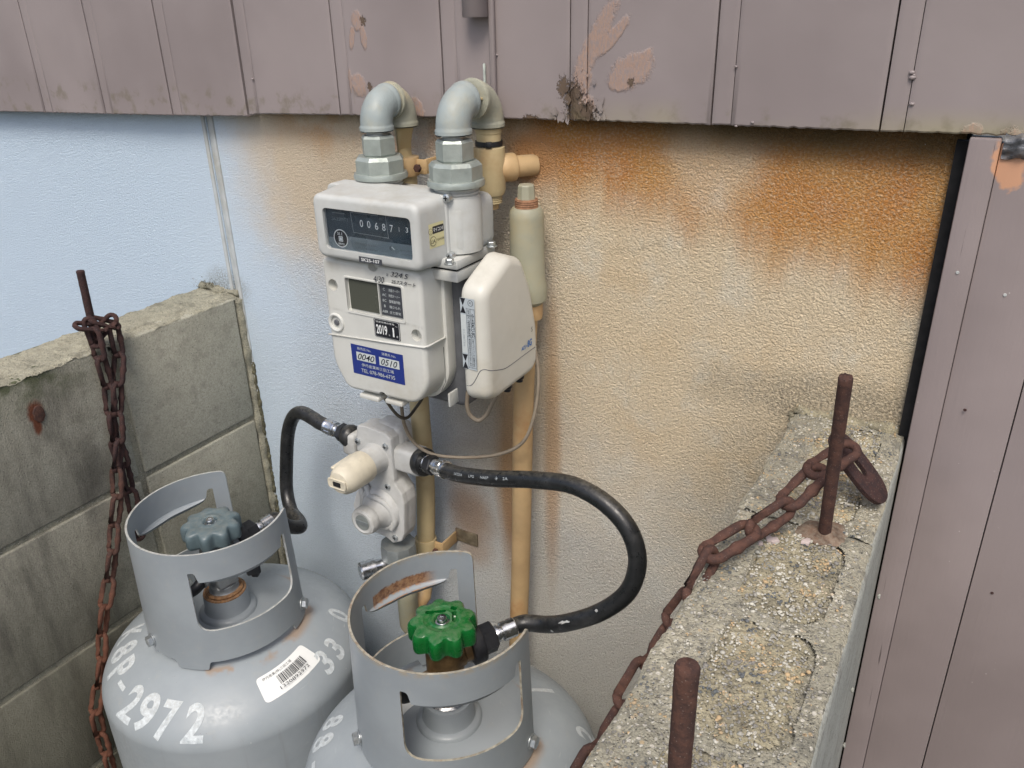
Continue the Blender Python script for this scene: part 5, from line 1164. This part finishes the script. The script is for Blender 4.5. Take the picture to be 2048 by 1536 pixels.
# ================================================================== hoses
def hose(pts, r, label, seg=20, n=10):
    P = smooth_path(pts, n); b = B(); add_tube(b, P, r, seg); o = bm2('gas_hose', b, 'blackrub', None, 60); return tag(o, label, 'hose', 'black rubber hoses between regulator and cylinders'), P
HRr = .0103
R3 = lambda l: [at(px, py, Y=y) for px, py, y in l]
g2 = (t2.matrix_basis @ Vector((math.cos(rad(56)), math.sin(rad(56)), .10))).normalized() if False else Vector((math.cos(rad(56)), math.sin(rad(56)), .10)).normalized()
h2, HP = hose([hR - dR * .004, hR + dR * .02] + R3([(985, 957, -.140), (1070, 960, -.150), (1150, 972, -.158), (1215, 1010, -.165), (1258, 1060, -.170), (1275, 1120, -.175), (1258, 1180, -.182), (1205, 1222, -.188), (1135, 1245, -.192)]) + [e2 + Vector((.035, .016, .006)), e2 + Vector((.008, .010, .001)), e2 - g2 * .006], HRr, 'long black rubber hose curving right from the regulator to the green-wheeled cylinder', 24)
# print along the hose
HF = frames(HP); HS = [0.]
for a, c in zip(HP, HP[1:]): HS.append(HS[-1] + (c - a).length)
def on_hose(s0):
    def f(u, v, h):
        s = s0 + u; k = max(0, min(len(HP) - 2, int(np.searchsorted(HS, s)) - 1)); q = (s - HS[k]) / (HS[k + 1] - HS[k]); p = HP[k].lerp(HP[k + 1], q); T_ = (HP[k + 1] - HP[k]).normalized()
        n1 = Vector((.10, -.86, .55)); n1 = (n1 - T_ * n1.dot(T_)).normalized(); n2 = n1.cross(T_); n2 = n2 if n2.z > 0 else -n2; a = v / HRr
        return tuple(p + (n1 * math.cos(a) + n2 * math.sin(a)) * (HRr + .0002))
    return f
for s_, tx, w_ in ((.042, 'KATSURA', .016), (.068, 'LPG', .010), (.092, 'NASP', .014), (.113, '◈', .005), (.128, '2A.', .009)):
    vs_, fs, mi = T(tx, 0, 0, .0032 if tx != '◈' else .0045, 0, w=w_)
    sticker('hose_print', ['p_light'], [(vs_, fs, 0)], h2, on_hose(s_))
for px, py, a_, w_ in ((1140, 1238, .2, .010), (1118, 1262, -.9, .004), (1205, 1222, .4, .003)):
    q = at(px, py, Y=-.190); i_n = min(range(len(HP)), key=lambda i: (HP[i] - q).length); rr_ = random.Random(px)
    pts_ = [(w_ * rr_.uniform(.3, 1.) * math.cos(k / 13 * 6.283), .0028 * rr_.uniform(.3, 1.) * math.sin(k / 13 * 6.283) + a_ * .008) for k in range(13)]
    sticker('scuff', ['rim_pale'], [Po(pts_, 0)], h2, on_hose(HS[i_n]))
h1, _ = hose([hL - dL * .004, hL + dL * .012] + R3([(625, 836, -.096), (603, 825, -.092), (588, 832, -.088), (577, 862, -.086), (573, 930, -.088), (574, 985, -.098), (583, 1022, -.112), (598, 1042, -.128), (600, 1054, -.142)]) + [e1 * .45 + at(598, 1060, Y=-.150) * .55, e1 + Vector((.004, .006, .0)), e1 - Vector((.006, .008, 0))], HRr, 'black rubber hose arching left from the regulator down to the cylinder with the blue-grey wheel', 24)

# ================================================================== rods
def rod(top, base, r, label, ragged=False, mat='rust', sq=False):
    top = Vector(top); base = Vector(base); d = (top - base); L = d.length; b = B(); n = 26
    prof = [(r, L * i / n) for i in range(n)] + [(r * 1.03, L - .0015), (r * .92, L - .0002), (0, L)]
    add_lathe(b, prof, base, d, 20)
    for v in b.verts: k_ = noise.noise(v.co * 140) * .03 + noise.noise(v.co * 420) * .04; c_ = base + d.normalized() * ((v.co - base).dot(d.normalized())); v.co = c_ + (v.co - c_) * (1 + k_)
    if ragged:
        for v in b.verts:
            if (v.co - top).length < r * 1.3: v.co += d.normalized() * .002 * noise.noise(v.co * 500)
    o = bm2('steel_rod', b, mat, None, 60); return tag(o, label, 'rod', 'rusty steel rods standing in the block walls')
rod(at(1692, 754, X=-.0735), (-.0745, -.2250, 1.320), .0053, 'rusty rod standing in the right wall with the chain looped round it', True)
r3t = at(1375, 1330, Y=-.600); rod(r3t, (r3t.x + .0005, r3t.y + .002, 1.320), .0053, 'thick-looking rusty rod stub nearest the camera, bottom edge, on the gravelly wall top')
rod(at(160, 541, Y=-.25), (-1.0395, -.2515, 1.315), .0052, 'thin rusty rod on the left wall with the chain tied at its foot', mat='rustdark')
b = B(); pb = Vector((-.0745, -.2255, RZ))
add_lathe(b, [(.0005, .0035), (.008, .0038), (.010, .0022), (.015, .0008), (.020, -.001)], pb, (0, 0, 1), 40)
for v in b.verts: v.co += (v.co - pb) * .45 * noise.noise(v.co * 60)
o = bm2('mortar_collar', b, plain('rust_stained_mortar', (.13, .080, .055), .9, 0, .35, 120, .001, (.30, .24, .17), .8), rw, 60)

# ================================================================== chains
LK, LWd, WR = .052, .0225, .0036
def link_mesh():
    b = B(); P = []; R = LWd / 2 - WR; hl_ = LK / 2 - WR - R
    for k in range(9): t = -math.pi / 2 + math.pi * k / 8; P.append(Vector((hl_ + R * math.cos(t), R * math.sin(t), 0)))
    P += [Vector((hl_ * .35, R, 0)), Vector((hl_ * .08, R, 0)), Vector((0, R, 0)), Vector((-hl_ * .08, R, 0)), Vector((-hl_ * .35, R, 0))]
    for k in range(9): t = math.pi / 2 + math.pi * k / 8; P.append(Vector((-hl_ + R * math.cos(t), R * math.sin(t), 0)))
    P += [Vector((0, -R, 0))]
    add_tube(b, P, WR, 12, closed=True, rf=lambda q: 1.)
    for v in b.verts:
        if v.co.y > 0 and abs(v.co.x) < .0012: c_ = Vector((v.co.x, R, 0)); v.co = c_ + (v.co - c_) * 1.28
        v.co *= 1 + .03 * noise.noise(v.co * 300)
    bmesh.ops.recalc_face_normals(b, faces=b.faces); me = bpy.data.meshes.new('link'); b.to_mesh(me); b.free(); me.materials.append(M['rust']); me.shade_smooth(); return me
LM = link_mesh(); LMD = LM.copy(); LMD.materials.clear(); LMD.materials.append(M['rustdark'])
def put_link(parent, c, d, nrm, me=LM, sc=1.):
    d = Vector(d).normalized(); n = Vector(nrm); n = (n - d * n.dot(d)).normalized(); s = n.cross(d); o = bpy.data.objects.new('link', me); COL.objects.link(o)
    o.parent = parent; o.matrix_basis = inv(parent) @ Matrix.Translation(c) @ Matrix((d, s, n)).transposed().to_4x4() @ Matrix.Scale(sc, 4); return o
def chain(parent, path, first=0, ref=(0, -1, 0), mefun=lambda c: LM, jit=.25, pitch=None, sc=1.):
    P = smooth_path(path, 12); S = [0.]
    for a, c in zip(P, P[1:]): S.append(S[-1] + (c - a).length)
    pitch = (pitch or (LK - 2.1 * WR)) * sc * .94
    def pt(s): k = max(0, min(len(P) - 2, int(np.searchsorted(S, s)) - 1)); return P[k].lerp(P[k + 1], (s - S[k]) / (S[k + 1] - S[k]))
    n = int(S[-1] / pitch); rng = random.Random(3 + len(path))
    for k in range(n):
        a = pt(k * pitch); c = pt((k + 1) * pitch); m = (a + c) / 2; d = (c - a).normalized(); r = Vector(ref); r = (r - d * r.dot(d)).normalized(); s = d.cross(r); ang = rad(38 if (k + first) % 2 else -52) + rng.uniform(-jit, jit)
        put_link(parent, m, d, r * math.cos(ang) + s * math.sin(ang), mefun(m), sc)
ch = empty('chain', (-.0735, -.225, 1.41), 'rusty chain looped on the right rod, sagging over the wall edge', 'chain', 'rusty chains hooked on the rods')
# chosen link by link near the rod, as it lies there
def lk(a, c, nrm, ya, yb): p = at(*a, Z=ya); q = at(*c, Z=yb); put_link(ch, (p + q) / 2, q - p, nrm, LM, max(.85, min(1.25, (q - p).length / LK)))
lk((1716, 888), (1612, 952), (.25, .1, 1), 1.398, 1.380)
lk((1650, 930), (1563, 1017), (-.35, -.75, .65), 1.385, 1.363)
lk((1590, 1005), (1492, 1070), (.75, -.45, .20), 1.366, 1.352)
lk((1515, 1050), (1402, 1118), (-.15, -.35, 1), 1.356, 1.344)
lk((1432, 1095), (1372, 1210), (.95, -.1, .35), 1.346, 1.322)
XR = -.163
chain(ch, [at(1382, 1190, X=-.160), at(1340, 1248, X=-.163), at(1316, 1292, X=-.165), at(1280, 1350, X=-.167), at(1240, 1422, X=-.168), at(1203, 1487, X=-.170), at(1163, 1552, X=-.172), at(1118, 1640, X=-.176)], 0, (-.2, -.7, .7))
# rusted flat eye resting against the rod
hk = empty('rusty_eye_plate', at(1715, 950, Z=1.36), 'dark rusted oblong metal eye leaning behind the rod on the wall top', 'metal eye')
p = at(1664, 868, Z=1.395); q = at(1768, 1003, Z=1.341); d = (q - p); Ld = d.length; d.normalize(); n = Vector((.88, -.22, .20)); n = (n - d * n.dot(d)).normalized(); s = n.cross(d)
o_ = [Vector((Ld / 2 * math.copysign(abs(math.cos(t)) ** .7, math.cos(t)), .0155 * math.copysign(abs(math.sin(t)) ** .8, math.sin(t)))) for t in [2 * math.pi * k / 48 for k in range(48)]]
i_ = [Vector(((Ld / 2 - .028) * math.copysign(abs(math.cos(t)) ** .7, math.cos(t)), .0035 * math.copysign(abs(math.sin(t)) ** .8, math.sin(t)))) for t in [2 * math.pi * k / 48 for k in range(48)]]
b = B(); th = .0038; m_ = (p + q) / 2; R_ = []
for pol, hh in ((o_, -th * .6), (o_, th * .6), (inset(o_, .002), th), (inset(i_, -.002), th), (i_, th * .6), (i_, -th * .6), (inset(i_, -.002), -th), (inset(o_, .002), -th)): R_.append([b.verts.new(m_ + d * v.x + s * v.y + n * hh) for v in pol])
for k in range(8):
    A_, C_ = R_[k], R_[(k + 1) % 8]
    for i in range(48): b.faces.new((A_[i], A_[(i + 1) % 48], C_[(i + 1) % 48], C_[i]))
bm2('eye', b, 'rustdark', hk, 50)
# left chain, two strands
cl = empty('chain', (-1.03, -.25, 1.35), 'long rusty chain knotted on the left rod, hanging down the block wall', 'chain', 'rusty chains hooked on the rods')
mf = lambda c: LM if c.z < 1.15 else LMD
XL = -1.012
for a, c, nn in (((158, 652), (205, 655), (.3, -.3, 1)), ((176, 640), (196, 690), (1, -.6, .3)), ((188, 640), (228, 650), (.2, -.3, 1)), ((196, 668), (222, 640), (.5, -.8, .5))):
    p = at(*a, X=-1.03); q = at(*c, X=-1.022); put_link(cl, (p + q) / 2, q - p, nn, LMD, .9)
chain(cl, R3([]) + [at(px, py, X=x) for px, py, x in ((226, 652, -1.022), (238, 700, -1.020), (238, 745, -1.016), (232, 800, -1.012), (240, 870, -1.010), (232, 915, -1.010), (236, 975, -1.010), (230, 1040, -1.010), (224, 1120, -1.010), (217, 1175, -1.010), (206, 1235, -1.010), (204, 1285, -1.010), (202, 1350, -1.010), (190, 1420, -1.010), (205, 1480, -1.010), (222, 1536, -1.010), (240, 1600, -1.01))], 0, (1, -.6, .25), mf, .2)
chain(cl, [at(px, py, X=x) for px, py, x in ((186, 660, -1.022), (200, 715, -1.020), (216, 765, -1.019), (222, 830, -1.019), (232, 890, -1.019), (250, 935, -1.019), (262, 985, -1.019), (272, 1035, -1.02), (285, 1090, -1.02))], 1, (1, -.6, .25), lambda c: LMD, .3)
